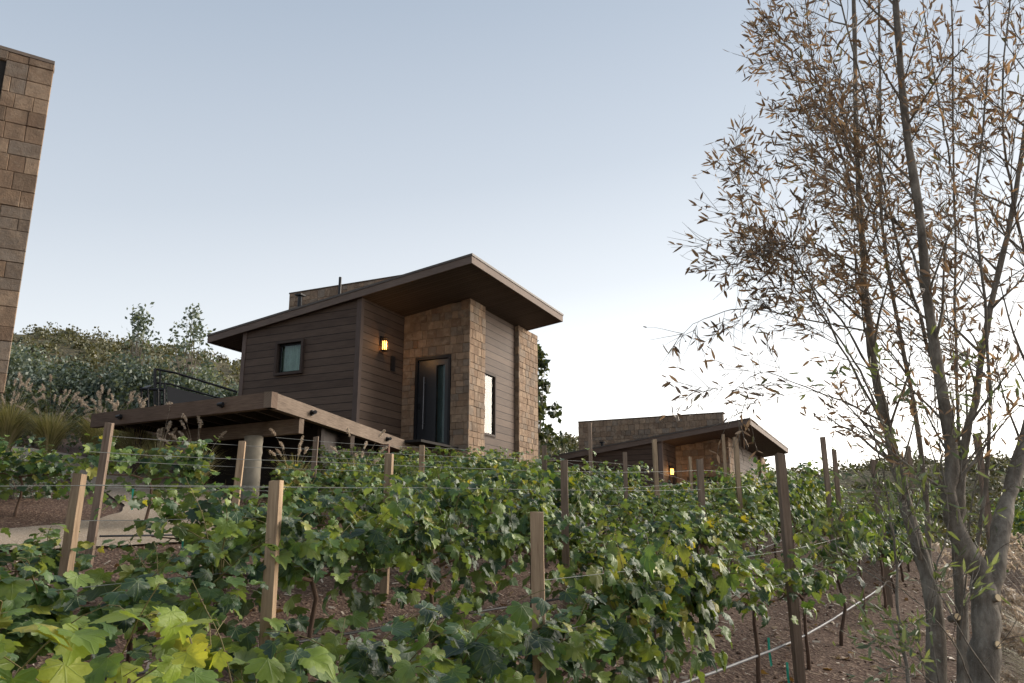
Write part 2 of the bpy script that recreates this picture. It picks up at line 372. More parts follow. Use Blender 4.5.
# ------------------------------------------------------------------ cabins
def cabin(loc, az, label, spine, seed, base, vents, end_y=6.7, glow_e=1.9, pier=5.36):
    root = empty('cabin', loc, -R(az)); tag(root, label, 'cabin', 'vineyard cabins')
    SL = .132
    top = lambda x: 4.5 + (x-3.38)*SL          # roof top
    wt = lambda x: top(x) - .20                # wall top
    sof = lambda x: top(x) - .21
    X0 = -4.02
    # --- siding walls
    w = MB()
    wx0, wx1, wz0, wz1 = -2.70, -1.88, 2.02, 2.84
    w.box(X0, wx0, 0, .15, base, 0, zt=wt); w.box(wx1, -.0, 0, .15, base, 0, zt=wt)
    w.box(wx0, wx1, 0, .15, base, wz0); w.box(wx0, wx1, 0, .15, wz1, 0, zt=wt)
    w.build('wall', M['siding'], root)
    w = MB(); w.box(-.15, -.001, .15, 2.3, base, 0, zt=wt); w.build('wall', M['siding'], root)
    w = MB(); w.box(X0, X0+.15, .15, end_y-.15, base, 0, zt=wt); w.build('wall', M['siding'], root)
    w = MB(); w.box(X0, 2.0, end_y-.15, end_y, base, 0, zt=wt); w.build('wall', M['siding'], root)
    w = MB(); rx = 2.02
    def rw(y0, y1, z0, z1=None):
        v = [(rx-.15,y0,z0),(rx,y0,z0),(rx,y1,z0),(rx-.15,y1,z0)]
        za = sof(rx-.15)+.05 if z1 is None else z1; zb = sof(rx)+.05 if z1 is None else z1
        w.add(v + [(rx-.15,y0,za),(rx,y0,zb),(rx,y1,zb),(rx-.15,y1,za)], [(0,3,2,1),(4,5,6,7),(0,1,5,4),(1,2,6,5),(2,3,7,6),(3,0,4,7)])
    ra0, ra1, rz0, rz1 = 3.06, 3.88, .52, 2.22
    rw(2.9, ra0, base); rw(ra1, pier+.14, base); rw(ra0, ra1, base, rz0); rw(ra0, ra1, rz1)
    w.build('wall', M['siding'], root)
    # corner boards
    t = MB(); t.box(-.13, .022, -.024, -.002, base+.3, 0, zt=lambda x: wt(x)-.02); t.box(.001, .022, -.002, .1, base+.3, 0, zt=lambda x: wt(x)-.02)
    t.build('corner_board', M['trimv'], root)
    t = MB(); t.box(X0-.022, X0+.11, -.022, -.002, base+.3, 0, zt=lambda x: wt(x)-.02); t.build('corner_board', M['trimv'], root)
    # --- stone
    s = MB(); D = (.43, 1.57, -.1, 2.58)
    core = MB(); core.box(.0, D[0]-.001, 2.13, 2.33, base, 0, zt=wt); core.box(D[1]+.001, 2.1, 2.13, 2.33, base, 0, zt=wt); core.box(D[0], D[1], 2.13, 2.33, D[3], 0, zt=wt)
    core.box(1.9, 2.1, 2.33, 3.0, base, 0, zt=wt)
    sw = core.build('stone_wall', M['mortar'], root)
    stone_face(s, .0, 2.15, base, 0, lambda a, z, d: (a, 2.13-d, z), seed, top=lambda a: wt(a)-.005, hole=D)
    stone_face(s, 2.08, 3.03, base, 0, lambda a, z, d: (2.1+d, a, z), seed+1, top=lambda a: wt(2.15)-.005)
    s.build('facing_stones', M['stone'], sw)
    core = MB(); core.box(1.86, 2.1, pier, end_y+.06, base, 0, zt=wt)
    sp = core.build('stone_pier', M['mortar'], root)
    s = MB(); stone_face(s, pier-.03, end_y+.08, base, 0, lambda a, z, d: (2.1+d, a, z), seed+2, top=lambda a: wt(2.15)-.005)
    stone_face(s, 1.84, 2.15, base, 0, lambda a, z, d: (a, pier-d, z), seed+3, top=lambda a: wt(a)-.005, wmin=.2, wmax=.3)
    s.build('facing_stones', M['stone'], sp)
    # --- spine parapet of stone through the roof
    a0, a1, zt = spine
    core = MB(); core.box(a0+.03, a1-.03, 4.25, 4.6, base, zt-.04); sc = core.build('stone_parapet', M['mortar'], root)
    s = MB(); stone_face(s, a0, a1, base+.4, zt, lambda a, z, d: (a, 4.25-d, z), seed+4)
    stone_face(s, 4.2, 4.65, base+.4, zt, lambda a, z, d: (a0+.03-d, a, z), seed+5)
    s.build('facing_stones', M['stone'], sc)
    c = MB(); c.box(a0-.03, a1+.03, 4.19, 4.66, zt-.004, zt+.045); c.build('coping', M['mortar'], sc)
    # --- roof
    x0, x1, y0, y1 = -5.26, 3.38, -.15, end_y-.74
    r = MB(); r.box(x0+.04, x1-.04, y0+.04, y1-.04, 0, 0, zt=lambda x: top(x)-.025, zb=lambda x: top(x)-.16)
    # keep clear of the parapet: roof is one slab, the parapet passes through it
    rf = r.build('roof', M['roofcap'], root)
    q = MB(); q.box(x0+.04, x1-.04, y0+.04, y1-.04, 0, 0, zt=lambda x: top(x)-.165, zb=lambda x: top(x)-.205); q.build('soffit', M['soffit'], rf)
    q = MB()
    ft, fb = (lambda x: top(x)-.028), (lambda x: top(x)-.235)
    q.box(x0, x1, y0, y0+.038, 0, 0, zt=ft, zb=fb); q.box(x0, x1, y1-.038, y1, 0, 0, zt=ft, zb=fb)
    q.box(x1-.038, x1, y0+.039, y1-.039, 0, 0, zt=ft, zb=fb); q.box(x0, x0+.038, y0+.039, y1-.039, 0, 0, zt=ft, zb=fb)
    q.build('fascia', M['trim'], rf)
    q = MB(); e = .02
    for (a, b, c_, d) in ((x0-e, x1+e, y0-e, y0+.06), (x0-e, x1+e, y1-.06, y1+e), (x0-e, x0+.06, y0+.061, y1-.061), (x1-.06, x1+e, y0+.061, y1-.061)):
        q.box(a, b, c_, d, 0, 0, zt=lambda x: top(x)+.012, zb=lambda x: top(x)-.045)
    q.build('drip_edge', M['roofcap'], rf)
    for (vx, vy, hh, rad, capw) in vents:
        v = MB(); zb = top(vx)-.05; v.tube([(vx,vy,zb),(vx,vy,zb+hh)], rad, 10)
        if capw: v.box(vx-capw, vx+capw, vy-capw, vy+capw, zb+hh, zb+hh+.05)
        v.build('vent_pipe', M['black'], rf)
    # --- left window with deep box frame
    f = MB(); p = .09; k = .07
    for (a, b, c_, d) in ((wx0-k, wx0, wz0-k, wz1+k), (wx1, wx1+k, wz0-k, wz1+k)): f.box(a, b, -p, .13, c_, d)
    f.box(wx0+.001, wx1-.001, -p, .13, wz0-k, wz0); f.box(wx0+.001, wx1-.001, -p, .13, wz1, wz1+k)
    wf = f.build('window', M['trimdark'], root)
    f = MB(); i = .05
    f.box(wx0, wx0+i, .05, .09, wz0, wz1); f.box(wx1-i, wx1, .05, .09, wz0, wz1); f.box(wx0+i, wx1-i, .05, .09, wz0, wz0+i); f.box(wx0+i, wx1-i, .05, .09, wz1-i, wz1)
    f.build('window_frame', M['black'], wf)
    f = MB(); f.box(wx0+i, wx1-i, .065, .072, wz0+i, wz1-i); f.build('pane', M['glass'], wf)
    f = MB(); n = 40; xs_ = np.linspace(wx0-.05, wx1+.05, n); ys_ = .22 + .025*np.sin(np.arange(n)*1.9)
    V = [(x, y, z) for z in (wz0-.1, wz1+.1) for x, y in zip(xs_, ys_)]; f.add(V, [(j, j+1, n+j+1, n+j) for j in range(n-1)])
    f.build('curtain', M['curtain'], wf)
    # --- right window
    f = MB(); x = rx
    f.box(x-.07, x+.03, ra0-.06, ra0, rz0-.06, rz1+.06); f.box(x-.07, x+.03, ra1, ra1+.06, rz0-.06, rz1+.06)
    f.box(x-.07, x+.03, ra0+.001, ra1-.001, rz0-.06, rz0); f.box(x-.07, x+.03, ra0+.001, ra1-.001, rz1, rz1+.06)
    wf = f.build('window', M['trimdark'], root)
    f = MB(); f.box(x-.035, x-.028, ra0, ra1, rz0, rz1); f.build('pane', M['glass'], wf)
    f = MB(); f.box(x-.058, x-.05, ra0+.58, ra1-.001, rz0+.001, rz1-.001); f.build('blind', M['winblind'], wf)  # added panel behind part of the pane, painting the glass's green reflection
    f = MB(); f.box(x-.066, x-.060, ra0+.001, ra1-.001, rz0+.001, rz1-.001); f.build('curtain', M['curtain'], wf)
    # --- door
    f = MB(); a, b = D[0]+.002, D[1]-.002; zt = D[3]-.002
    f.box(a, a+.07, 2.06, 2.2, -.05, zt); f.box(b-.07, b, 2.06, 2.2, -.05, zt); f.box(a+.071, b-.071, 2.06, 2.2, zt-.08, zt)
    dr = f.build('door_frame', M['black'], root)
    f = MB(); g0, g1_ = a+.65, a+.93
    f.box(a+.075, g0, 2.13, 2.18, .0, zt-.085); f.box(g1_, b-.075, 2.13, 2.18, .0, zt-.085); f.box(g0, g1_, 2.13, 2.18, 0, .16); f.box(g0, g1_, 2.13, 2.18, zt-.25, zt-.085)
    f.build('door', M['door'], dr)
    f = MB(); f.box(g0, g1_, 2.15, 2.158, .16, zt-.25); f.build('door_glass', M['glass'], dr)
    f = MB(); f.box(g0-.02, g1_+.02, 2.26, 2.28, .1, zt-.2); f.build('door_blind', m_plain('grey blind', (.09,.11,.12), .8), dr)
    f = MB(); hx_ = a+.3; f.tube([(hx_, 2.05, .55), (hx_, 2.05, 2.0)], .016, 8); f.tube([(hx_, 2.05, .7), (hx_, 2.13, .7)], .01, 6); f.tube([(hx_, 2.05, 1.85), (hx_, 2.13, 1.85)], .01, 6)
    f.build('door_handle', M['steel'], dr)
    f = MB(); f.box(a+.1, a+.16, 2.11, 2.13, 1.1, 1.28); f.build('door_lock', M['black'], dr)
    # --- wall lamp on the recess wall
    ly, lz = .97, 2.76
    f = MB(); f.box(.0, .03, ly-.07, ly+.07, lz-.02, lz+.24); f.box(.03, .20, ly-.085, ly+.085, lz+.17, lz+.2); f.box(.03, .06, ly-.02, ly+.02, lz+.14, lz+.17)
    for dx in (.035, .19):
        for dy in (-.08, .07): f.box(dx, dx+.01, ly+dy, ly+dy+.01, lz-.16, lz+.17)
    f.box(.03, .20, ly-.085, ly+.085, lz-.18, lz-.16)
    lp = f.build('wall_lamp', M['black'], root)
    f = MB()
    for k_ in range(6):
        an = k_/6*6.283; cx, cy = .115+.055*math.cos(an), ly+.055*math.sin(an); f.tube([(cx,cy,lz-.13),(cx,cy,lz+.10)], .010, 6)
    f.build('glass_rods', M['glow'], lp)
    lamp_energy((.26, ly, lz-.02), root, glow_e)
    f = MB(); f.box(.0, .05, 1.45, 1.62, 2.14, 2.56); f.build('wall_panel_box', M['black'], root)
    # floor & ceiling mass, so the inside is closed
    f = MB(); f.box(X0+.16, 1.86, .16, 2.12, -.06, 0); f.box(X0+.16, 1.86, 2.34, end_y-.16, -.06, 0); f.build('floor_slab', M['darkroom'], root)
    # foundation step below door recess
    f = MB(); f.box(.03, 1.25, -.02, 2.07, -.22, -.04); f.build('porch_slab', M['beam'], root)
    return root
KX, KY = -3.992, 20.5
cabin((KX, KY, 2.45), 25.2, 'large brown timber and stone cabin with single pitch roof, above the deck', (-6.15, -1.0, 5.95), 11, -1.75,
      [(-2.3, 2.0, 1.65, .045, 0), (-3.8, 2.0, 1.45, .07, .12)])
K2 = (5.75, 31.0)
cabin((K2[0], K2[1], -.09), 25.4, 'smaller looking brown cabin further away on the right, low among the vine rows', (-4.96, 1.6, 5.42), 31, -1.2, [(-2.6, .6, .3, .06, .09)], glow_e=3, end_y=11.7, pier=10.3)

# ------------------------------------------------------------------ neighbour cabin corner at left edge
root = empty('stone_cabin', (-7.04, 11, 0), math.atan2(.5, .866)); tag(root, 'tall stone corner of a cabin at the left edge of the photo', 'cabin', 'vineyard cabins')
TT = lambda a: 7.15 + (-a)*.05
core = MB(); core.add([(-.03,.06,2),(-4,.06,2),(-4,1.5,2),(-.75,1.5,2)]+[(-.03,.06,TT(0)-.02),(-4,.06,TT(-4)-.02),(-4,1.5,TT(-4)-.02),(-.75,1.5,TT(0)-.02)],
    [(0,1,2,3),(7,6,5,4),(4,5,1,0),(5,6,2,1),(6,7,3,2),(7,4,0,3)])
sw = core.build('stone_wall', M['mortar'], root)
s = MB(); stone_face(s, -4, 0, 2.0, 7.1, lambda a, z, d: (a, .06-d, z), 77, top=lambda a: TT(a)-.02, hole=(-1.9, -.62, 6.25, 7.0), hmin=.17, hmax=.30, wmin=.18, wmax=.38)
s.build('facing_stones', M['stone'], sw)
f = MB(); f.box(-1.9, -.62, .045, .055, 6.25, 7.0); f.build('window', M['darkroom'], root)  # flat dark panel on the solid wall, shade of the opening in its colour
f = MB(); f.box(-4.0, -.004, .004, .3, 0, 0, zt=lambda a: TT(a)+.035, zb=lambda a: TT(a)-.018); f.build('coping', M['capstone'], root)
f = MB(); f.box(-4, -.12, .1, 1.2, 1.72, 2.0); f.build('base_beam', M['beamd'], root)
f = MB(); f.box(-3.6, -.6, .35, 1.1, -.2, 1.73); f.build('foundation', M['concrete'], root)

# ------------------------------------------------------------------ deck
dk = empty('deck', (-4.04, 13.35, 2.45)); tag(dk, 'raised timber deck on a thick round column in front of the large cabin', 'deck')
A0 = np.array([-8.32, 15.81]); A1 = np.array([-4.04, 13.35]); A2 = np.array([-2.25, 22.15])
def beam(mb, p, q, w, z0, z1, off=0.):
    p = np.array(p, float); q = np.array(q, float); d = (q-p)/np.linalg.norm(q-p); n = np.array([-d[1], d[0]])
    c = [p+n*off, q+n*off, q+n*(off+w), p+n*(off+w)]
    V = [(a[0]+4.04, a[1]-13.35, z) for z in (z0, z1) for a in c]
    L = np.linalg.norm(q-p)
    b = mb.n; U = [(0,0),(L,0),(L,w),(0,w),(0,.3),(L,.3),(L,.3+w),(0,.3+w)]
    mb.add(V, [(3,2,1,0),(4,5,6,7),(0,1,5,4),(1,2,6,5),(2,3,7,6),(3,0,4,7)], U)
b_ = MB(); beam(b_, A0, A1, .14, -.27, 0); b_.build('edge_beam', M['beamr'], dk)
b_ = MB(); d = (A2-A1)/np.linalg.norm(A2-A1); beam(b_, A1-d*.0+np.array([.002,.0]), A2, .14, -.27, .002); b_.build('edge_beam', M['beam'], dk)
dirA = (A1-A0)/np.linalg.norm(A1-A0); nA = np.array([-dirA[1], dirA[0]])
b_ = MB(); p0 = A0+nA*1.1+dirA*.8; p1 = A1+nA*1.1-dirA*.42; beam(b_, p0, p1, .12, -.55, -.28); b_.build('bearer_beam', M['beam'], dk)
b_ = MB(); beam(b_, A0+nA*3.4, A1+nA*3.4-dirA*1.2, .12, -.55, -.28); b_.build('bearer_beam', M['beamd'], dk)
b_ = MB()
bk = [A0+nA*.15+dirA*.1, A1+nA*.15+d*.1-dirA*.1, A2-dirA*.1, A2-dirA*5.2, A0+nA*6.5]
V = [(a[0]+4.04, a[1]-13.35, z) for z in (-.055, -.012) for a in bk]; n = len(bk)
b_.add(V, [tuple(range(n))[::-1], tuple(range(n, 2*n))] + [(i, (i+1)%n, n+(i+1)%n, n+i) for i in range(n)])
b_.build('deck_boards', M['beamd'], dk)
b_ = MB(); beam(b_, A0+nA*2.3+dirA*.3, A1+nA*2.3-dirA*1.0, .08, -2.0, -.06); beam(b_, A1+nA*2.3-dirA*1.0, A2-dirA*1.0, .08, -2.2, -.06); b_.build('underdeck_boards', M['underdeck'], dk)  # added dark sheets that paint the shade below the deck
for j in range(9):
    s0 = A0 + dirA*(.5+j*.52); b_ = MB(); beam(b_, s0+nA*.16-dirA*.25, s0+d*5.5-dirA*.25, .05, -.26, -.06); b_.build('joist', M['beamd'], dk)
cp = MB(); cx, cy = -4.78+4.04, 14.9-13.35
zz = [g1(-4.78,14.9)-2.45-.2, -.56]; m = 14
cp.tube([(cx+.003*math.sin(k*3), cy, zz[0]+(zz[1]-zz[0])*k/m) for k in range(m+1)], [.165+.004*math.sin(k*2.4) for k in range(m+1)], 20); cp.build('round_column', M['concrete'], dk, True)
def at(px, py, Y):
    th = math.atan(200/805); a = (px-512)/805; b = (341.5-py)/805
    r = np.array([a, math.cos(th)-b*math.sin(th), math.sin(th)+b*math.cos(th)]); return r*Y/r[1]
p = (-2.93, 18.6); cp = MB(); cp.box(p[0]+4.04-.1, p[0]+4.04+.1, p[1]-13.35-.1, p[1]-13.35+.1, -1.9, -.28); cp.build('square_post', M['redpost'], dk)
p = (-7.6, 16.4); cp = MB(); cp.box(p[0]+4.04-.08, p[0]+4.04+.08, p[1]-13.35-.08, p[1]-13.35+.08, -1.4, -.06); cp.build('square_post', M['beamd'], dk)
# small black deck lights on the edge beams
nB = np.array([d[1], -d[0]])
spots = [A0+(A1-A0)*.19, A0+(A1-A0)*.76]
for q in spots:
    f = MB(); c = np.array([q[0]+4.04, q[1]-13.35, -.13]); o_ = np.array([-nA[0], -nA[1], 0])
    f.tube([c, c+o_*.04], .05, 10); f.tube([c+o_*.04+dirA[0]*np.array([-.05,0,0]), c+o_*.08+np.array([.09,-.05,0])], .032, 10); f.build('deck_light', M['black'], dk)
for t_ in (.17, .62):
    q = A1+(A2-A1)*t_; c = np.array([q[0]+4.04, q[1]-13.35, -.13]); o_ = np.array([nB[0], nB[1], 0])
    f = MB(); f.tube([c, c+o_*.04], .055, 10); f.tube([c+o_*.04, c+o_*.09+np.array([.02,-.1,0])], .036, 10); f.build('deck_light', M['black'], dk)
# black metal handrail on the deck
hr = empty('handrail', at(155,402,18.5)); tag(hr, 'black metal handrail and step frame at the far left of the deck', 'railing')
o0 = np.array(hr.location)
def L_(px, py, Y): return at(px, py, Y)-o0
f = MB(); f.tube([L_(155,412,18.5), L_(155,369,18.5)], .035, 6); f.tube([L_(160,412,18.5), L_(160,371,18.5)], .02, 6); f.build('post', M['black'], hr)
f = MB(); f.tube([L_(155,369,18.5), L_(176,373,18.7), L_(237,392,19.6)], .028, 6); f.build('top_rail', M['black'], hr)
f = MB(); f.tube([L_(155,383,18.5), L_(170,384,18.7), L_(225,400,19.6)], .024, 6); f.build('lower_rail', M['black'], hr)
f = MB(); f.tube([L_(165,402,18.5), L_(165,384,18.5)], .025, 6); f.build('post', M['black'], hr)
f = MB(); f.add([L_(167,386,18.6), L_(222,400,19.5), L_(222,412,19.5), L_(167,412,18.6), L_(167,386,18.7), L_(222,400,19.6), L_(222,412,19.6), L_(167,412,18.7)], [(0,1,2,3),(7,6,5,4),(0,4,5,1),(1,5,6,2),(3,7,4,0)]); f.build('side_panel', M['black'], hr)
bn = empty('bench_frame', at(141,402,18.0)); tag(bn, 'low black metal frame standing left of the handrail on the deck', 'frame'); o0 = np.array(bn.location)
for px in (141.5, 148, 158, 164):
    f = MB(); f.tube([L_(px,412,18.0), L_(px,389,18.0)], .024, 5); f.build('leg', M['black'], bn)
f = MB(); f.tube([L_(140,389,18.0), L_(166,390,18.1)], .035, 6); f.tube([L_(142,389,18.0), L_(150,386,18.9)], .03, 6); f.build('seat_rail', M['black'], bn)

# ------------------------------------------------------------------ vineyard rows
A = np.array([(-2.6,0.3),(-1.6,1.9),(-.7,3.2),(.15,4.5),(2.35,7.2),(4.9,11),(7.5,15.5),(9.7,20),(11.4,24)])
def off(P, d_):
    T = np.gradient(P, axis=0); T /= np.linalg.norm(T, axis=1)[:,None]
    return P + d_*np.stack([-T[:,1], T[:,0]], 1)
ROW = {k: off(A, v) for k, v in dict(Z=-2.3, A=0, B=1.9, C=3.8, D=5.7, E=7.6, F=9.5).items()}
RN = dict(Z='row behind the bare tree', A='front row', B='second row', C='third row', D='fourth row', E='fifth row', F='sixth row')
def arc(P):
    s = np.concatenate([[0], np.cumsum(np.linalg.norm(np.diff(P, axis=0), axis=1))]); return s
def along(P, s):
    S = arc(P); x = np.interp(s, S, P[:,0]); y = np.interp(s, S, P[:,1])
    x2 = np.interp(s+.1, S, P[:,0]); y2 = np.interp(s+.1, S, P[:,1]); return float(x), float(y), math.atan2(y2-y, x2-x)
def s_of(P, x, y):
    ss = np.linspace(0, arc(P)[-1], 400); q = np.array([along(P, s)[:2] for s in ss]); return ss[np.argmin(np.hypot(q[:,0]-x, q[:,1]-y))]

POSTS = [ # x, y, row, height, half width, colour, lean (dx per m), label
 (.152,4.5,'A',1.385,.044,'post',-.012,'tan square stake with a split top, centre front among the nearest vines'),
 (2.42,7.25,'A',1.87,.046,'postd',-.01,'tall weathered stake standing in open soil left of the bare tree'),
 (4.98,11.15,'A',1.87,.05,'postd',.0,'weathered stake just left of the bare tree trunks, behind the grey pipe'),
 (8.05,16.4,'A',2.1,.05,'postd',.0,'far stake seen between the trunks of the bare tree'),
 (-1.54,5.37,'B',1.30,.046,'post',-.01,'tan stake left of centre, rising from the big vine under the deck column'),
 (.51,7.94,'B',1.55,.045,'postd',.0,'dark stake behind the split topped front stake, below the cabin pier'),
 (2.55,11.07,'B',1.67,.05,'postd',.01,'dark stake in front of the distant cabin lamp wall'),
 (3.52,12.68,'B',2.0,.042,'post',.0,'pale stake below the overhanging eave of the distant cabin'),
 (5.62,14.5,'B',2.15,.05,'postd',-.01,'tall dark stake alone against the sky right of the distant cabin'),
 (5.9,14.8,'B',1.96,.045,'postd',.0,'shorter stake beside the tall dark one against the sky'),
 (-3.32,6.21,'C',1.13,.046,'post',.02,'short tan stake leaning right, at the left over the gravel path'),
 (-1.32,8.7,'C',1.40,.05,'post',.0,'tan stake under the right end of the deck beam, nearer one of a pair'),
 (.45,11.3,'C',1.6,.045,'postd',.0,'thin stake at the right foot of the large cabin'),
 (1.91,13.69,'C',1.58,.04,'postd',.0,'short dark stake between the two cabins'),
 (2.68,15.06,'C',1.84,.048,'post',-.01,'pale tall stake crossing the corner of the distant cabin'),
 (3.87,17.6,'C',1.5,.035,'post',.0,'small stake right of the distant cabin lamp'),
 (-4.2,8.27,'D',1.42,.046,'postd',.03,'dark stake leaning right above the gravel path, tallest at the left'),
 (-3.19,9.41,'D',1.34,.048,'post',.03,'tan stake just left of the round deck column'),
 (-1.34,12.02,'D',1.42,.05,'post',.0,'tan stake under the deck beam end, farther one of a pair'),
 (1.66,17.1,'D',2.1,.046,'postd',.0,'dark stake crossing the stone parapet of the distant cabin'),
 (-3.12,12.75,'E',1.36,.05,'postd',.01,'stake in the dark space right of the round deck column'),
 (5.2,9.0,'Z',2.3,.04,'postd',.0,'stake standing right of the bare tree trunks'),
 (5.12,19.5,'C',2.2,.045,'post',.0,'pale stake under the far eave corner of the distant cabin'),
]
for (x, y, r, h, w, mat, ln, lab) in POSTS:
    if r in 'ABC': q_ = 1-.17/math.hypot(x, y); x *= q_; y *= q_; h += .02   # stakes stand on the downhill side of their row
    b_ = MB(); n_ = 7; sd = int(abs(x*1000+y*10)); rr = random.Random(sd)
    V = []; uv = []
    w *= .76; prof = [(-1,-1),(1,-1),(1,1),(-1,1)]
    for k in range(n_):
        z = -.3+(h+.3)*k/(n_-1)
        for (a, c) in prof:
            V.append((a*w*(1+rr.uniform(-.05,.05))+ln*z, c*w*(1+rr.uniform(-.05,.05)), z + (rr.uniform(-.012,.012) if k==n_-1 else 0)))
    for k in range(n_-1):
        for j in range(4):
            q = [k*4+j, k*4+(j+1)%4, k*4+4+(j+1)%4, k*4+4+j]
            zz = [V[i][2] for i in q]
            b_.add([V[i] for i in q], [(0,1,2,3)], [(j*.1+sd*.37, zz[0]), (j*.1+.09+sd*.37, zz[1]), (j*.1+.09+sd*.37, zz[2]), (j*.1+sd*.37, zz[3])])
    b_.add([V[(n_-1)*4+j] for j in range(4)], [(0,1,2,3)])
    o = b_.build('vineyard_stake', M[mat], None); o.location = (x, y, g1(x, y)); o.rotation_euler = (0,0,R(rr.uniform(-9,9)))
    tag(o, lab, 'stake', 'wooden stakes of the vineyard rows')

# wires and drip lines
def row_line(P, s0, s1, h, sag, step=.5):
    ss = np.arange(s0, s1+step, step); out = []
    for s in ss:
        x, y, _ = along(P, s); ph = (s % 3.6)/3.6; out.append((x, y, g1(x, y)+h-sag*4*ph*(1-ph)))
    out = np.array(out); out[:,2] = np.convolve(np.pad(out[:,2], 3, 'edge'), np.ones(7)/7, 'valid'); return out
RSPAN = dict(Z=(9,25), A=(s_of(A,.15,4.5),25), B=(1.6,25), C=(s_of(ROW['C'],-3.27,6.21),25), D=(s_of(ROW['D'],-4.13,8.27),25), E=(9.5,24))
for r, (s0, s1) in RSPAN.items():
    P = ROW[r]
    for h, nm in ((.78,'lowest'), (1.05,'middle'), (1.3,'top')):
        if (r == 'A' and h == 1.3) or (r == 'B' and h == 1.05): continue
        b_ = MB(); b_.tube(row_line(P, s0, min(s1, arc(P)[-1]-.3), h, .03), .0018+.0009*(ord(r) > 66), 4)
        o = b_.build('trellis_wire', M['wire']); tag(o, f'{nm} thin steel trellis wire strung along the {RN[r]} of vines', 'wire', 'trellis wires')
    b_ = MB(); b_.tube(row_line(P, s0, min(s1, arc(P)[-1]-.3), .30, .03), .010, 7)
    o = b_.build('drip_pipe', M['pipe' if r in 'AZ' else 'pipeb'], None, True)
    tag(o, f"{'grey' if r in 'AZ' else 'black'} irrigation pipe hung low along the {RN[r]} of vines", 'pipe', 'irrigation pipes')

# ---- grape leaves
HALF = [(0,0),(.10,-.15),(.27,-.20),(.42,-.10),(.40,.03),(.56,.10),(.62,.30),(.50,.42),(.36,.44),(.42,.60),(.31,.74),(.19,.70),(.12,.88),(0,1.0)]
def leaf_template(hi):
    R_ = HALF[:]; 
    if hi:
        q = []
        for i in range(len(R_)-1):
            a = np.array(R_[i]); b = np.array(R_[i+1]); m_ = (a+b)/2; c = np.array([0,.25])
            q.append(tuple(a)); q.append(tuple(c+(m_-c)*(.95 if i % 2 else 1.05)))
        q.append(R_[-1]); R_ = q
    bd = R_ + [(-x, y) for x, y in R_[-2:0:-1]]
    bd = np.array(bd); c = np.array([0,.22]); n = len(bd)
    if hi:
        mid = c+(bd-c)*.55; P = np.vstack([[c], mid, bd])
        F = [(0, 1+i, 1+(i+1)%n) for i in range(n)]
        for i in range(n): a, b = 1+i, 1+(i+1)%n; F += [(a, a+n, b+n), (a, b+n, b)]
    else:
        P = np.vstack([[c], bd]); F = [(0, 1+i, 1+(i+1)%n) for i in range(n)]
    return P, np.array(F)
TH, TL = leaf_template(True), leaf_template(False)
def place_leaves(pos, nrm, tip, size, tmpl, r, cup=(-.15,1.0)):
    """vectorised leaf placement -> V, F, UV"""
    P, F = tmpl; n = len(pos); k = len(P)
    nrm = nrm/np.linalg.norm(nrm, axis=1)[:,None]
    tip = tip - nrm*np.sum(tip*nrm, axis=1)[:,None]; tip /= np.linalg.norm(tip, axis=1)[:,None]+1e-9
    side = np.cross(tip, nrm)
    x = P[None,:,0]*np.ones((n,1)); y = P[None,:,1]*np.ones((n,1))
    c = r.uniform(cup[0], cup[1], (n,1)); fold = r.uniform(-.15,.65,(n,1)); w = r.uniform(0,6.28,(n,1)); wa = r.uniform(.03,.11,(n,1))
    x = x*r.uniform(.78,1.12,(n,1)) + y*r.uniform(-.18,.18,(n,1)); y = y*r.uniform(.85,1.12,(n,1)) + .10*x*x*r.uniform(-1,1.2,(n,1))
    rad2 = x**2+(y-.25)**2
    z = -c*rad2 + fold*np.abs(x) + wa*np.sin(x*7+w)*np.sin(y*6+w*1.3)
    V = pos[:,None,:] + size[:,None,None]*(x[...,None]*side[:,None,:]+y[...,None]*tip[:,None,:]+z[...,None]*nrm[:,None,:])
    FF = (F[None]+np.arange(n)[:,None,None]*k).reshape(-1,3)
    UV = np.tile(P, (n,1))
    return V.reshape(-1,3), FF, UV

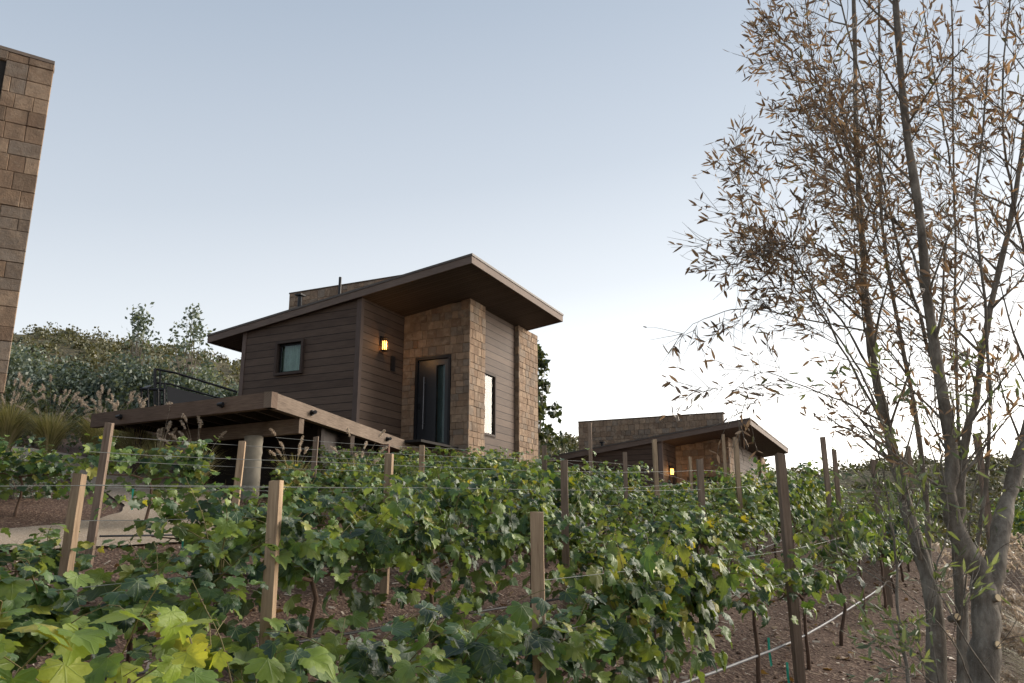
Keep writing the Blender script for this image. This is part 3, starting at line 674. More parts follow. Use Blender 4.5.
def make_vine(seed, hi, leafmat, vig=1., nsh=15, zmin=.28, fill=115, ls=1.):
    r = np.random.default_rng(seed); root = empty('grapevine')
    t = MB(); zc = .74
    lean = r.uniform(-.08,.08,2)
    pts = [(0,0,-.15),(lean[0]*.3,lean[1]*.3,.12),(lean[0]*.8,lean[1]*.8+.02,.36),(lean[0],lean[1]*.5,.58),(0,0,zc)]
    t.tube(pts, [.022,.019,.016,.015,.016], 7)
    for sgn in (-1, 1):
        t.tube([(0,0,zc-.03),(sgn*.2,r.uniform(-.02,.02),zc+.03),(sgn*.42,r.uniform(-.03,.03),zc+.02),(sgn*.62,0,zc+.04)], [.015,.012,.010,.006], 6)
    t.build('trunk', M['vinebark'], root, True)
    cn = MB(); P_, N_, T_, S_ = [], [], [], []
    for i in range(nsh):
        x0 = r.uniform(-.65,.65); p = np.array([x0, r.uniform(-.03,.03), zc+.03])
        side = 1 if i % 2 else -1
        d_ = np.array([r.uniform(-.5,.5), side*r.uniform(.05,.6), r.uniform(.5,1.1)]); d_ /= np.linalg.norm(d_)
        L = r.uniform(.45,1.0)*vig; st = .062; n = int(L/st); path = [p.copy()]
        droop = r.uniform(.05,.17)
        for k in range(n):
            d_ = d_ + np.array([r.normal(0,.06), r.normal(0,.06)+side*.015, -droop*(k/n)*1.5]); d_ /= np.linalg.norm(d_)
            p = p + d_*st; path.append(p.copy())
            if p[2] < zmin or p[2] > 1.38: break
            ph = np.array([r.normal(0,.6), side*abs(r.normal(.5,.5)), r.normal(.0,.3)]); ph /= np.linalg.norm(ph)
            pet = r.uniform(.04,.10); q = p+ph*pet
            P_.append(q); N_.append(ph*.65+np.array([0,0,r.uniform(.25,1.0)])+r.normal(0,.3,3)); T_.append(ph*.55+np.array([0,0,-r.uniform(.3,1.2)])+r.normal(0,.25,3))
            age = 1-.55*(k/n)**2
            S_.append(r.uniform(.075,.135)*age)
            if hi and k % 2 == 0: cn.tube([p, (p+q)/2+np.array([0,0,.012]), q], .0014, 3, False)
        m_ = len(path); cn.tube(path, np.linspace(.0045,.0016,m_), 4 if hi else 3, False)
    nf = int(fill*vig)
    for i in range(nf):   # lower skirt near the cordon
        side = r.choice([-1,1]); q = np.array([r.uniform(-.75,.75), side*r.uniform(.02,.28), zc+r.uniform(max(-.36, zmin-zc-.02),.42)])
        ph = np.array([r.normal(0,.4), side, 0]); P_.append(q); N_.append(ph*.8+np.array([0,0,r.uniform(.1,.8)])+r.normal(0,.3,3)); T_.append(np.array([r.normal(0,.4), side*.3, -1.])); S_.append(r.uniform(.07,.13))
    P_, N_, T_, S_ = map(np.array, (P_, N_, T_, S_)); S_ = S_*ls
    V, F, UV = place_leaves(P_, N_, T_, S_, TH if hi else TL, r)
    cn.build('canes', M['cane'], root, True)
    array_mesh('leaves', V, F, leafmat, root, UV, smooth=True)
    return root

NEAR = [make_vine(100+i, True, M['leaf'], .95, 20, .36, 120, 1.08) for i in range(4)]
BIG = [make_vine(170, True, M['leaf'], .85, 24, .26, 230, 1.22)]
MIDV = [make_vine(180+i, False, M['leaff'], .95, 20, .46, 130) for i in range(4)]
HIGH = [make_vine(150+i, True, M['leaf'], .72, 12, .66, 45) for i in range(3)]
YOUNG = [make_vine(200, True, M['leafy'], .95, 20, .4, 120, 1.3)]
FARV = [make_vine(300+i, False, M['leaff'], 1.08, 22, .26, 150) for i in range(6)]
used = set()
def put_vine(proto, x, y, rz, sc, sz, label):
    if proto.name in used: o = copy_tree(proto)
    else: o = proto; used.add(proto.name)
    o.location = (x, y, g1(x, y)); o.rotation_euler = (0,0,rz); o.scale = (sc, sc, sz)
    tag(o, label, 'grapevine', 'grapevines in rows'); return o
ORD = ['first','second','third','fourth','fifth','sixth','seventh','eighth','ninth','tenth','eleventh','twelfth','thirteenth','fourteenth','fifteenth','sixteenth','seventeenth','eighteenth','nineteenth','twentieth']
vr = random.Random(5)
# row: (s start, s end, spacing, scale, z scale)
VS = dict(A=(2.45, 24, 1.28, 1.0), B=(2.6, 25, 1.3, 1.02), C=(4.6, 26, 1.3, 1.02), D=(8.6, 26, 1.35, 1.04), E=(7.6, 26, 1.35, 1.05), F=(11.5, 26, 1.4, 1.05), Z=(12.5, 24, 1.4, 1.0))
for r, (s0, s1, sp, sc) in VS.items():
    P = ROW[r]; s = s0; k = 0; tot = arc(P)[-1]
    while s < min(s1, tot-.2):
        x, y, an = along(P, s)
        px = 512+825*x/max(y,.3)
        hi = (y < 9 and r in 'AB'); 
        if r == 'A' and k < 1: proto = YOUNG[0]
        else: proto = (NEAR if hi else FARV)[vr.randrange(4 if hi else 6)]
        if r == 'A' and k == 3:
            proto = BIG[0]; x, y, an = along(P, s-.25)
        if r in 'BCD' and px > 545 and not hi: proto = MIDV[vr.randrange(4)]
        sc_ = sc*vr.uniform(.92,1.1); sz = sc_*vr.uniform(.84,1.12)
        if r == 'A': s = max(s, 0); sz = {0: .90, 1: .84, 2: .74, 3: .98}.get(k, sz); sc_ = {0: 1.12, 3: .86}.get(k, sc_)
        if r == 'A' and 4 <= k <= 9: proto = HIGH[k % 3]; sz *= .97
        if r == 'B' and x < -1.8: sz *= .72; sc_ *= 1.15
        if r in 'BCDE' and x > .5 and px > 575 and px < 735: sz *= .80
        if r in 'EF': sz *= .81
        if r == 'C' and px < 300: sz *= .76
        if r == 'B' and 250 < px < 330: sz *= .8
        if r in 'BCD' and vr.random() < .3: sz *= .86; sc_ *= .95
        if r == 'D' and px < 600: sz *= .88
        skip = (r == 'C' and px < 205) or (r == 'D' and px < 335) or (r == 'E' and (px < 108 or 196 < px < 272)) or (r == 'F' and px < 335) or (r == 'B' and px > 20 and 70 < px < 0)
        if skip: s += sp; k += 0; continue
        look = 'bright yellow green' if (r == 'A' and k < 1) else vr.choice(['leafy green','dense dark green','loose mid green','bushy green'])
        look = {'A':'large leaved','B':'bushy','C':'dense','D':'mid green','E':'smaller looking','F':'distant','Z':'half hidden'}[r] if not look.startswith('bright') else look
        put_vine(proto, x, y, an+(math.pi if vr.random() < .5 else 0), sc_, sz, f'{look} grapevine, {ORD[min(k,19)]} from the left in the {RN[r]}' if r == 'Z' else f'{look} grapevine, {ORD[min(k,19)]} from the left in the {RN[r]} of vines')
        s += sp*vr.uniform(.92,1.08); k += 1
put_vine(FARV[2], -6.35, 10.5, .3, .95, .70, 'grapevine on the dark soil inside the bend of the gravel path')
put_vine(NEAR[1], -3.75, 6.0, .75, .95, .52, 'low trimmed grapevine at the foot of the two leaning stakes beside the gravel')
put_vine(NEAR[2], -4.6, 5.0, .75, .95, .55, 'low trimmed grapevine cut by the left photo edge below the gravel path')
put_vine(FARV[4], -6.9, 9.95, .1, .9, .70, 'grapevine at the left photo edge beside the gravel bend')
for q in NEAR+YOUNG+FARV+HIGH+BIG+MIDV:
    if q.name not in used:
        for ch in [c for c in list(bpy.data.objects) if c.parent == q]: bpy.data.objects.remove(ch)
        bpy.data.objects.remove(q)

# teal ribbons tied to vines
for (x, y, z, lab) in ((-4.0,8.6,.75,'teal plastic ribbon hanging by the leaning dark stake'), (-2.75,6.9,.62,'teal ribbon hanging low over the gravel left of centre'), (2.05,6.85,.38,'longer teal ribbon hanging left of the tall weathered stake'), (2.2,6.9,.2,'short teal ribbon low beside the tall weathered stake')):
    b_ = MB(); b_.add([(0,0,0),(.022,.004,0),(.018,.0,-.1),(.002,.01,-.11),(.03,.01,-.21),(.012,.004,-.22)], [(0,1,2,3),(3,2,4,5)]); o = b_.build('ribbon', M['tie'])
    o.location = (x, y, g1(x,y)+z); tag(o, lab, 'ribbon', 'teal plant ties')

# mulch chips on soil (uncountable)
n = 9000; X = rng.uniform(-5, 9, n); Y = 2+rng.uniform(0,1,n)**.9*15; a = rng.uniform(0,6.28,n); s_ = rng.uniform(.006,.022,n); el = rng.uniform(1.5,5,n)
base = np.stack([X, Y, gz(X,Y)+.012], 1); ux = np.stack([np.cos(a), np.sin(a), rng.normal(0,.3,n)],1); uy = np.stack([-np.sin(a), np.cos(a), rng.normal(0,.3,n)],1)
V = np.stack([base+ux*(s_*el/2)[:,None]*i+uy*(s_/2)[:,None]*j for i, j in ((-1,-1),(1,-1),(1,1),(-1,1))],1).reshape(-1,3)
tag(array_mesh('wood_chips', V, np.arange(n*4).reshape(-1,4), M['grass' if False else 'plume']), 'scattered dry twigs and chips on the vineyard soil', 'mulch', kind='stuff')

n = 900; X = rng.uniform(-4.5, 9, n); Y = 2.5+rng.uniform(0,1,n)*13; Pp = np.stack([X, Y, gz(X,Y)+.02], 1)
V, F, UV = place_leaves(Pp, np.array([0,0,1.])+rng.normal(0,.35,(n,3)), rng.normal(0,1,(n,3)), rng.uniform(.04,.09,n), TL, rng)
tag(array_mesh('fallen_leaves', V, F, M['fallen'], None, UV), 'dry curled brown leaves fallen on the vineyard soil', 'leaves', kind='stuff')
n = 2600; X = rng.uniform(-4.5, 9, n); Y = 2.5+rng.uniform(0,1,n)*13; sz_ = rng.uniform(.010,.045,n)*rng.uniform(.4,1,n)
T8 = np.array([(1,0,0),(0,1,0),(-1,0,0),(0,-1,0),(0,0,.8),(0,0,-.5)]); F8 = np.array([(0,1,4),(1,2,4),(2,3,4),(3,0,4),(1,0,5),(2,1,5),(3,2,5),(0,3,5)])
V = (np.stack([X,Y,gz(X,Y)],1)[:,None,:]+(T8[None]*rng.uniform(.6,1.3,(n,6,1)))*sz_[:,None,None]).reshape(-1,3); F = (F8[None]+np.arange(n)[:,None,None]*6).reshape(-1,3)
tag(array_mesh('soil_clods', V, F, M['soil'], None), 'small clods of earth on the vineyard soil', 'clods', kind='stuff')
# ------------------------------------------------------------------ leaf card clusters for shrubs / scrub
def quads(pos, size, r, asp=2., up=.0):
    n = len(pos); a = r.normal(0,1,(n,3)); a[:,2] += up; a /= np.linalg.norm(a,axis=1)[:,None]
    b = r.normal(0,1,(n,3)); b -= a*np.sum(a*b,axis=1)[:,None]; b /= np.linalg.norm(b,axis=1)[:,None]
    c = np.cross(a,b); s = (size*r.uniform(.6,1.3,n))[:,None]
    pts = [a*s*asp/2, b*s/2+c*s*.12, -a*s*asp/2, -b*s/2+c*s*.12]
    V = np.stack([pos+q for q in pts],1).reshape(-1,3); return V, np.arange(n*4).reshape(-1,4)
def shrub(x, y, h, w, seed, mat, nl, ls, name, label, cat, group, z0=None, base=.1, tips=60, asp=1.7):
    r = np.random.default_rng(seed); z = g1(x,y) if z0 is None else z0
    root = empty(name, (x,y,z)); tag(root, label, cat, group)
    st = MB(); tp = []
    for i in range(tips):
        a = r.uniform(0,6.28); u = r.uniform(0,1)**.6; zz = h*(base+(1-base)*r.uniform(.1,1)); prof = math.sin(math.pi*min(.97,max(.08,(zz/h)**.8)))**.6
        e = np.array([math.cos(a)*w*u*prof, math.sin(a)*w*u*prof, zz]); tp.append(e)
        if i % 2 == 0: st.tube([(0,0,-.1), e*np.array([.25,.25,.45]), e*np.array([.7,.7,.8]), e], [.03*h/2,.018*h/2,.01,.004], 4, False)
    tp = np.array(tp); k = r.integers(0, len(tp), nl)
    pos = tp[k]+r.normal(0,1,(nl,3))*np.array([.13,.13,.16])*max(w,.5)
    pos[:,2] = np.maximum(pos[:,2], .02)
    st.build('trunk', M['bark'], root)
    V, F = quads(pos, np.full(nl, ls), r, asp); array_mesh('crown', V, F, mat, root)
    return root
# blue green shrubs below the hill
spec = [(-17.4,27,2.3,1.7,'blue green shrub tallest at far left behind the grasses'), (-15.6,28,2.1,1.5,'blue green shrub second from the left behind the grasses'), (-13.6,28.5,2.2,1.6,'blue green shrub below the left slender tree'),
        (-11.8,29,2.1,1.5,'blue green shrub between the two slender trees'), (-10.2,29.2,1.9,1.4,'blue green shrub below the right slender tree'), (-15,31,2.3,1.7,'olive toned shrub higher up behind the left shrubs'), (-12.7,32,2.4,1.8,'olive toned shrub higher up between the slender trees'), (-18.5,30,2.4,1.8,'shrub behind the stone corner at far left'),(-9.0,31,1.9,1.6,'shrub next to the left wall of the large cabin')]
for i, (x, y, h, w, lab) in enumerate(spec):
    shrub(x, y, h, w, 400+i, M['euc'], 6500, .085, 'shrub', lab, 'shrub', 'shrubs at the foot of the hillside', tips=70, base=.0)
shrub(-14.1, 29.5, 4.75, .95, 431, M['euc'], 620, .10, 'slender_tree', 'left slender young tree poking above the hill ridge', 'tree', 'slender trees before the hill', base=.35, tips=44)
shrub(-12.1, 29.5, 4.9, 1.15, 432, M['euc'], 800, .10, 'slender_tree', 'right slender young tree, nearer the cabin, above the ridge', 'tree', 'slender trees before the hill', base=.35, tips=44)
shrub(.95, 31, 6.2, .85, 441, M['bush'], 1300, .16, 'tree', 'dark leafy tree peeking out right of the large cabin', 'tree', None, base=.3, tips=46)
shrub(2.1, 34, 3.1, .9, 442, M['bush'], 500, .12, 'shrub', 'sparse shrub on the skyline between the two cabins', 'shrub', None, base=.1, tips=30)
shrub(13.6, 36, 2.0, 1.6, 443, M['bush'], 1500, .14, 'shrub', 'low shrub right of the distant cabin', 'shrub', None, base=0)
# hillside scrub
r = np.random.default_rng(9); nb = 2600; bx = r.uniform(-95, 45, nb); by = 33+r.uniform(0,1,nb)**1.2*62
bz = hz(bx, by); bs = r.uniform(.5,1.5,nb); per = 80
off_ = r.normal(0,1,(nb,per,3)); off_ /= np.linalg.norm(off_,axis=2)[...,None]; off_ *= r.uniform(.5,1,(nb,per,1)); off_[...,2] = np.abs(off_[...,2])*.9
pos = (np.stack([bx,by,bz],1)[:,None,:]+off_*bs[:,None,None]*np.array([.8,.8,.9])).reshape(-1,3)
V, F = quads(pos, np.full(len(pos), .17), r, 1.4); tag(array_mesh('hillside_scrub', V, F, M['scrub']), 'dry olive brown scrub covering the hillside', 'scrub', kind='stuff')

# ------------------------------------------------------------------ fountain grass
def grass(x, y, h, spread, seed, nb, npl, label, z0=None, plume=.22, width=.006):
    r = np.random.default_rng(seed); root = empty('fountain_grass', (x,y,g1(x,y) if z0 is None else z0)); tag(root, label, 'ornamental grass', 'fountain grass clumps')
    seg = 5; t = np.linspace(0,1,seg+1)
    def blades(n, hh, wd, out, dr):
        a = r.uniform(0,6.28,n); o = r.uniform(.1,1,n)*out; H = hh*r.uniform(.6,1.05,n); D = r.uniform(.5,1.,n)*dr
        ca, sa = np.cos(a), np.sin(a); rad = .12*spread*r.uniform(0,1,n)
        R_ = rad[:,None]+o[:,None]*t[None]**1.6; Z = H[:,None]*(t[None]*1.25-D[:,None]*t[None]**3*.8)
        c = np.stack([ca[:,None]*R_, sa[:,None]*R_, Z],2); return c, a
    c, a = blades(nb, h, width, spread, .75)
    w = width*(1-t**1.5)[None,:,None]+.0008; sd = np.stack([-np.sin(a),np.cos(a),0*a],1)[:,None,:]
    L, Rr = c-sd*w, c+sd*w; V = np.stack([L,Rr],2).reshape(-1,3)
    i = (np.arange(nb)[:,None]*(seg+1)*2+np.arange(seg)[None]*2).ravel(); array_mesh('blades', V, np.stack([i,i+1,i+3,i+2],1), M['grass'], root)
    if npl:
        c, a = blades(npl, h*1.25, width, spread*.9, .35); P2 = []; mb = MB()
        for k in range(npl):
            mb.tube(c[k], [.003]*(seg)+[.001], 3, False)
            e = c[k,-1]; d_ = (c[k,-1]-c[k,-2]); d_ /= np.linalg.norm(d_)
            q = r.uniform(0,1,110); prof = .022*np.sin(np.pi*np.clip(q*.9+.08,0,1))*(plume/.22)
            P2.append(e+d_[None]*(q[:,None]*plume)+r.normal(0,1,(110,3))*prof[:,None]*.6 + np.array([0,0,-1])*(q[:,None]**2)*plume*.3)
        mb.build('stems', M['plume'], root); P2 = np.concatenate(P2); V, F = quads(P2, np.full(len(P2), .012*(plume/.22)), r, 4.); array_mesh('plumes', V, F, M['plume'], root)
    return root
gs = [(-10.0,17.4,1.15,.7,'beige plumed fountain grass under the stone corner at far left',26), (-9.2,17.9,1.2,.75,'fountain grass second from the left along the upper path',18), (-8.45,17.2,1.1,.7,'green fountain grass in the middle of the upper path clumps',12),
      (-7.7,16.6,1.1,.65,'fountain grass with nodding plumes at the left end of the deck',14), (-10.8,17.2,1.3,.7,'plumed fountain grass cut by the left photo edge',26), (-8.0,18.4,1.0,.6,'short fountain grass behind the left end of the deck',8)]
for i, (x,y,h,s_,lab,npl) in enumerate(gs): grass(x,y,h,s_,500+i,1500,npl,lab,width=.009)
for i, (x,y,lab) in enumerate(((-6.4,14.6,'fountain grass under the deck, left of the round column, nearest the deck end'), (-5.5,14.2,'fountain grass under the deck just left of the round column'), (-3.9,14.6,'fountain grass in the shadow right of the round column'), (-2.9,15.3,'fountain grass under the deck beam near the reddish post'))):
    grass(x,y,1.0,.6,520+i,500,8,lab,width=.007)
for i, (x,y,h,lab) in enumerate(((4.0,5.9,1.0,'large beige fountain grass at the right photo edge behind the tree'), (4.9,7.4,.95,'fountain grass farther back at the right photo edge'), (3.45,5.0,.75,'low straw coloured fountain grass at the lower right corner'))):
    grass(x,y,h,.85,530+i,2200,55,lab,width=.004,plume=.26)
for i, (x,y) in enumerate(((-9.6,19.4),(-12,20.5),(-13.8,22))):
    shrub(x, y, 1.3, 1.1, 460+i, M['bush'], 1500, .07, 'shrub', ['low green shrub behind the path grasses near the deck','low green shrub behind the path grasses, middle one','low green shrub far left behind the path grasses'][i], 'shrub', 'low shrubs along the upper path', base=0)
shrub(-7.2, 11.9, .55, .75, 470, M['euc'], 1800, .035, 'ground_shrub', 'low grey green mound of foliage inside the gravel bend', 'shrub', None, base=0)

# ------------------------------------------------------------------ the bare multi-trunk tree
tr = empty('olive_tree', (2.45, 4.15, g1(2.45,4.15))); tag(tr, 'multi trunk tree with dry brown leaves filling the right side of the photo', 'tree')
O = np.array(tr.location)
tw_rng = np.random.default_rng(21)
ALLL = []; ALLG = []
def smooth_path(P, n=6):
    P = np.array(P, float); out = []
    for i in range(len(P)-1):
        A0_, A1_, A2_, A3_ = P[max(i-1,0)], P[i], P[i+1], P[min(i+2,len(P)-1)]
        for k in range(n):
            f = k/n; out.append(.5*((2*A1_)+(-A0_+A2_)*f+(2*A0_-5*A1_+4*A2_-A3_)*f*f+(-A0_+3*A1_-3*A2_+A3_)*f**3))
    out.append(P[-1]); return np.array(out)
def twig(mb, p, d_, L, r0, dens, green):
    r = tw_rng; n = max(4, int(L/.04)); path = [p.copy()]
    curl = r.normal(0,.05,3)
    for k in range(n):
        d_ = d_ + r.normal(0,.07,3)+curl*.5; d_ /= np.linalg.norm(d_); p = p+d_*L/n; path.append(p.copy())
        if r.random() < dens:
            for _ in range(2 if r.random() < .5 else 1):
                ld = d_*.8+r.normal(0,.55,3); ld /= np.linalg.norm(ld); (ALLG if green else ALLL).append((p.copy(), ld))
    mb.tube(path, np.linspace(r0, .0007, len(path)), 3, False)
    return path
def stem(ctrl, r0, r1, nbr, blen, start=.3, green=False, bias=(-.35,0,.3), nseg=8, dens=.52, name='trunk'):
    r = tw_rng; P = smooth_path([np.array(c)-O for c in ctrl]); m = len(P); rad = r1+(r0-r1)*(1-np.linspace(0,1,m))**1.5
    P = P + np.cumsum(r.normal(0,.0035,(m,3)),axis=0)*(np.arange(m)>3)[:,None]
    rad = rad*.74; mb = MB(); mb.tube(P, rad*(1+.07*np.sin(np.arange(m)*1.7)+r.normal(0,.03,m)), nseg); o = mb.build(name, M['bark'], tr, True)
    tb = MB(); q = 0
    for b in range(nbr):
        f = start+(1-start)*r.random(); i = int(f*(m-1)); p = P[i]; T = P[min(i+1,m-1)]-P[max(i-1,0)]; T /= np.linalg.norm(T)
        a = r.normal(0,1,3)+np.array(bias)*1.2; a -= T*np.dot(a,T); a /= np.linalg.norm(a)
        d_ = T*r.uniform(.5,1.1)+a*r.uniform(.5,1.0)+np.array(bias)*.5; d_ /= np.linalg.norm(d_)
        L = blen*r.uniform(.5,1.15)*(1.15-.5*f); k = max(5, int(L/.09)); path = [p.copy()]; rb = min(rad[i]*.45, .009*(L/.8+.3)); pp = p.copy()
        for j in range(k):
            d_ = d_+r.normal(0,.08,3)+np.array([0,0,-.015]); d_ /= np.linalg.norm(d_); pp = pp+d_*L/k; path.append(pp.copy())
            if j >= 1:
                for _ in range((1 if r.random() < .8 else 0) if green else (2 if r.random() < .8 else 1)):
                    s2 = r.normal(0,1,3); s2 -= d_*np.dot(s2,d_); s2 /= np.linalg.norm(s2)
                    twig(tb, pp.copy(), d_*.75+s2*.6, r.uniform(.10,.36)*(1-.4*j/k), .0019, dens, green)
        tb.tube(path, np.linspace(rb, .0014, len(path)), 4, False); q += 1
    if q: tb.build('branches', M['bark'], o)
    return o
W_ = lambda px, py, Y: at(px, py, Y)
# main near trunk and its forks
stem([W_(985,760,4.1), W_(985,683,4.1), W_(984,620,4.1), W_(978,575,4.1), W_(957,535,4.1), W_(948,500,4.08), W_(953,445,4.05), W_(937,341,4.0), W_(920,200,3.9), W_(902,80,3.8), W_(893,-60,3.7)], .112, .022, 26, .8, .46)
stem([W_(986,610,4.12), W_(994,550,4.15), W_(1014,470,4.3), W_(1034,380,4.4), W_(1050,200,4.5), W_(1040,-60,4.5)], .088, .02, 14, .8, .45)
# second trunk leaning left, behind
stem([W_(938,760,4.6), W_(935,683,4.6), W_(932,590,4.6), W_(918,533,4.65), W_(896,450,4.7), W_(876,355,4.7), W_(866,260,4.7), W_(858,120,4.7), W_(853,-50,4.7)], .088, .018, 36, .8, .46)
stem([W_(966,760,4.5), W_(964,640,4.5), W_(958,540,4.5), W_(966,450,4.5), W_(978,390,4.5), W_(1000,270,4.5), W_(1022,170,4.5), W_(1040,40,4.5)], .05, .018, 20, .8, .4)
# slimmer upright stems
stem([W_(930,600,4.9), W_(925,480,4.9), W_(905,360,4.9), W_(884,240,4.9), W_(880,100,4.9), W_(878,-50,4.9)], .026, .01, 22, .8, .35)
stem([W_(955,560,4.4), W_(950,430,4.4), W_(925,330,4.3), W_(900,250,4.2), W_(870,120,4.1), W_(840,0,4.0)], .020, .006, 26, .8, .35)
stem([W_(965,560,4.8), W_(962,420,4.9), W_(960,300,5.0), W_(958,150,5.0), W_(955,-40,5.0)], .018, .008, 22, .7, .3)
stem([W_(975,560,4.3), W_(990,440,4.2), W_(985,320,4.1), W_(975,200,4.1), W_(990,60,4.1), W_(985,-60,4)], .016, .006, 20, .7, .3)
stem([W_(920,560,4.6), W_(896,450,4.6), W_(860,380,4.5), W_(822,300,4.4), W_(790,230,4.3), W_(770,160,4.2)], .017, .003, 22, .45, .45, bias=(-.25,0,.15))
stem([W_(905,500,4.5), W_(872,400,4.5), W_(836,340,4.5), W_(800,290,4.4), W_(765,265,4.4)], .013, .003, 16, .5, .4, bias=(-.2,0,.0))
stem([W_(868,260,4.7), W_(840,160,4.6), W_(812,70,4.6), W_(800,-10,4.6)], .015, .004, 22, .5, .15)
stem([W_(862,180,4.7), W_(830,110,4.7), W_(800,60,4.7), W_(780,30,4.7)], .011, .003, 16, .4, .15)
stem([W_(935,340,4.0), W_(905,240,4.1), W_(870,200,4.2), W_(825,160,4.3), W_(790,120,4.4)], .011, .003, 16, .42, .3)
stem([W_(884,400,4.7), W_(850,330,4.8), W_(800,270,4.9), W_(760,210,4.9), W_(732,170,4.9)], .012, .003, 18, .4, .3, bias=(-.15,0,.1))
stem([W_(1040,300,4.6), W_(1010,200,4.5), W_(1000,100,4.4), W_(1010,-20,4.4)], .014, .006, 22, .8, .1)
stem([W_(958,200,5.0), W_(940,120,5.0), W_(925,40,5.0), W_(915,-40,5.0)], .010, .005, 18, .7, .1)
# low arching spray hanging to the left
stem([W_(862,330,4.7), W_(800,318,4.5), W_(745,312,4.3), W_(705,325,4.2), W_(684,352,4.1)], .008, .0015, 6, .16, .3, bias=(0,0,-.1), nseg=5, dens=.3)
stem([W_(858,260,4.7), W_(800,248,4.5), W_(755,246,4.4), W_(715,240,4.3)], .008, .0015, 8, .24, .2, bias=(0,0,0), nseg=5, dens=.3)
stem([W_(880,420,4.6), W_(840,400,4.5), W_(800,385,4.4), W_(760,370,4.4), W_(722,395,4.3)], .009, .002, 9, .4, .2, bias=(0,0,0), nseg=5, dens=.35)
# green suckers and low shoots
stem([W_(910,700,3.9), W_(903,620,3.9), W_(897,540,3.9), W_(884,460,3.9), W_(862,380,3.9)], .014, .003, 18, .35, .3, green=True, bias=(-.1,0,.1), nseg=6, dens=.45, name='sucker')
stem([W_(975,690,3.9), W_(950,640,3.8), W_(915,600,3.7), W_(860,565,3.6)], .006, .002, 6, .25, .3, green=True, bias=(-.1,0,0), nseg=5, name='sucker')
stem([W_(990,720,3.9), W_(940,690,3.7), W_(900,670,3.6), W_(868,655,3.5)], .006, .002, 8, .25, .3, green=True, bias=(-.1,0,0), nseg=5, dens=.8, name='sucker')
stem([W_(940,690,4.0), W_(930,600,4.0), W_(950,520,4.0), W_(940,430,4.0), W_(930,330,4.0)], .007, .003, 18, .4, .2, green=True, bias=(0,0,.1), nseg=5, dens=.3, name='sucker')
stem([W_(1000,690,3.8), W_(960,630,3.7), W_(925,560,3.7), W_(905,500,3.7)], .006, .002, 12, .35, .2, green=True, bias=(0,0,.1), nseg=5, dens=.3, name='sucker')
stem([W_(960,640,4.3), W_(975,500,4.3), W_(990,430,4.3), W_(1000,330,4.3)], .007, .003, 18, .4, .2, green=True, bias=(0,0,.1), nseg=5, dens=.35, name='sucker')
def tree_leaves(data, name, mat, lmin, lmax):
    r = tw_rng; n = len(data); p = np.array([q[0] for q in data]); d_ = np.array([q[1] for q in data]); d_ /= np.linalg.norm(d_,axis=1)[:,None]
    nn = r.normal(0,1,(n,3)); nn -= d_*np.sum(nn*d_,axis=1)[:,None]; nn /= np.linalg.norm(nn,axis=1)[:,None]; sd = np.cross(d_,nn)
    L = r.uniform(lmin,lmax,(n,1)); w = L*r.uniform(.075,.13,(n,1)); c = r.uniform(-.25,.25,(n,1))
    t_ = [(0,0,0),(.3,1,.25),(.7,.8,.8),(1,0,1.6),(.7,-.8,.8),(.3,-1,.25)]
    V = np.stack([p+d_*L*a+sd*w*b+nn*(L*c*z*.5+abs(b)*w*.35) for a,b,z in t_],1).reshape(-1,3)
    i = np.arange(n)[:,None]*6; F = np.concatenate([i+np.array([0,1,2,3]), i+np.array([0,3,4,5])],1).reshape(-1,4)
    o = array_mesh(name, V, F, mat, tr); return n
print('leaves', tree_leaves(ALLL, 'dry_leaves', M['deadleaf'], .034, .080), tree_leaves(ALLG, 'green_leaves', M['oliveleaf'], .04, .075))
for (px, py) in ((997,598),(997,645),(957,617)):
    c = W_(px,py,4.04 if px > 980 else 4.45)-O; dd = np.array([.35 if px > 980 else .1,-.9,.25]); dd /= np.linalg.norm(dd)
    b_ = MB(); b_.tube([c+dd*-.06, c+dd*.004], .019, 10, False); so = b_.build('cut_stub', M['bark'], tr)
    b_ = MB(); b_.tube([c, c+dd*.008], .0175, 10); b_.build('cut_face', M['cut'], so)

# ------------------------------------------------------------------ world, sun, camera
w = bpy.data.worlds.new('World'); scene.world = w; w.use_nodes = True; nt = w.node_tree; nt.nodes.clear()
SUN_AZ, SUN_EL = 62, 7
sky = nt.nodes.new('ShaderNodeTexSky'); sky.sky_type = 'NISHITA'; sky.sun_disc = False
sky.sun_elevation = R(SUN_EL); sky.sun_rotation = R(SUN_AZ); sky.air_density = 1.0; sky.dust_density = 1.5; sky.ozone_density = 2.0
bg = nt.nodes.new('ShaderNodeBackground'); out = nt.nodes.new('ShaderNodeOutputWorld'); bg.inputs[1].default_value = .15
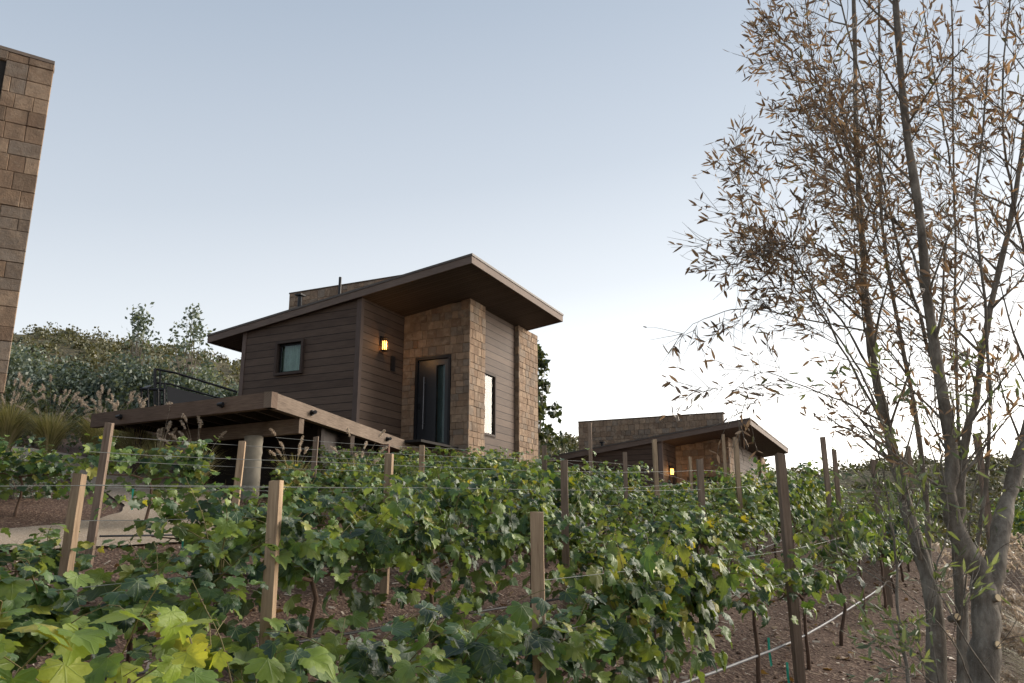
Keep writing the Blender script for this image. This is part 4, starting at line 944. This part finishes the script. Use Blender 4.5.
# thin bright haze veil over the dusk sky: pale near the horizon and towards the set sun, blue grey overhead
tc = nt.nodes.new('ShaderNodeTexCoord'); sx = nt.nodes.new('ShaderNodeSeparateXYZ'); nt.links.new(tc.outputs['Generated'], sx.inputs[0])
dp = nt.nodes.new('ShaderNodeVectorMath'); dp.operation = 'DOT_PRODUCT'; dp.inputs[1].default_value = (math.sin(R(SUN_AZ)), math.cos(R(SUN_AZ)), 0); nt.links.new(tc.outputs['Generated'], dp.inputs[0])
ma = nt.nodes.new('ShaderNodeMath'); ma.operation = 'MULTIPLY_ADD'; ma.inputs[1].default_value = -.16; nt.links.new(dp.outputs['Value'], ma.inputs[0]); nt.links.new(sx.outputs[2], ma.inputs[2])
rp = nt.nodes.new('ShaderNodeValToRGB'); nt.links.new(ma.outputs[0], rp.inputs[0]); e = rp.color_ramp.elements
st = [(0.0,(2.0,1.9,1.8)), (.05,(1.35,1.3,1.26)), (.13,(.87,.87,.87)), (.22,(.67,.685,.703)), (.36,(.495,.53,.573)), (.58,(.335,.385,.455)), (.95,(.33,.385,.46))]
while len(e) < len(st): e.new(.5)
for i, (p, c) in enumerate(st): e[i].position = p; e[i].color = (*[q*2.36*.93 for q in c], 1)
mxs = nt.nodes.new('ShaderNodeMix'); mxs.data_type = 'RGBA'; mxs.inputs[0].default_value = .9
nt.links.new(sky.outputs[0], mxs.inputs[6]); nt.links.new(rp.outputs[0], mxs.inputs[7])
nt.links.new(mxs.outputs[2], bg.inputs[0]); nt.links.new(bg.outputs[0], out.inputs[0])
L = bpy.data.lights.new('sun', 'SUN'); L.energy = 1.7; L.angle = R(45); L.color = (1,.90,.78)
so = bpy.data.objects.new('sun', L); C.objects.link(so)
dv = Vector((math.sin(R(SUN_AZ))*math.cos(R(SUN_EL+14)), math.cos(R(SUN_AZ))*math.cos(R(SUN_EL+14)), math.sin(R(SUN_EL+14))))
so.rotation_euler = dv.to_track_quat('Z', 'Y').to_euler()
cam = bpy.data.cameras.new('camera'); co = bpy.data.objects.new('camera', cam); C.objects.link(co); scene.camera = co
cam.sensor_width = 36; cam.lens = 36*805/1024; cam.clip_end = 3000; cam.clip_start = .05
co.location = (0,0,0); co.rotation_euler = (R(90)+math.atan(200/805), 0, 0)
scene.view_settings.view_transform = 'Standard'; scene.view_settings.look = 'None'; scene.view_settings.exposure = 2.0; scene.view_settings.gamma = 1
scene.cycles.max_bounces = 8; scene.cycles.transparent_max_bounces = 16
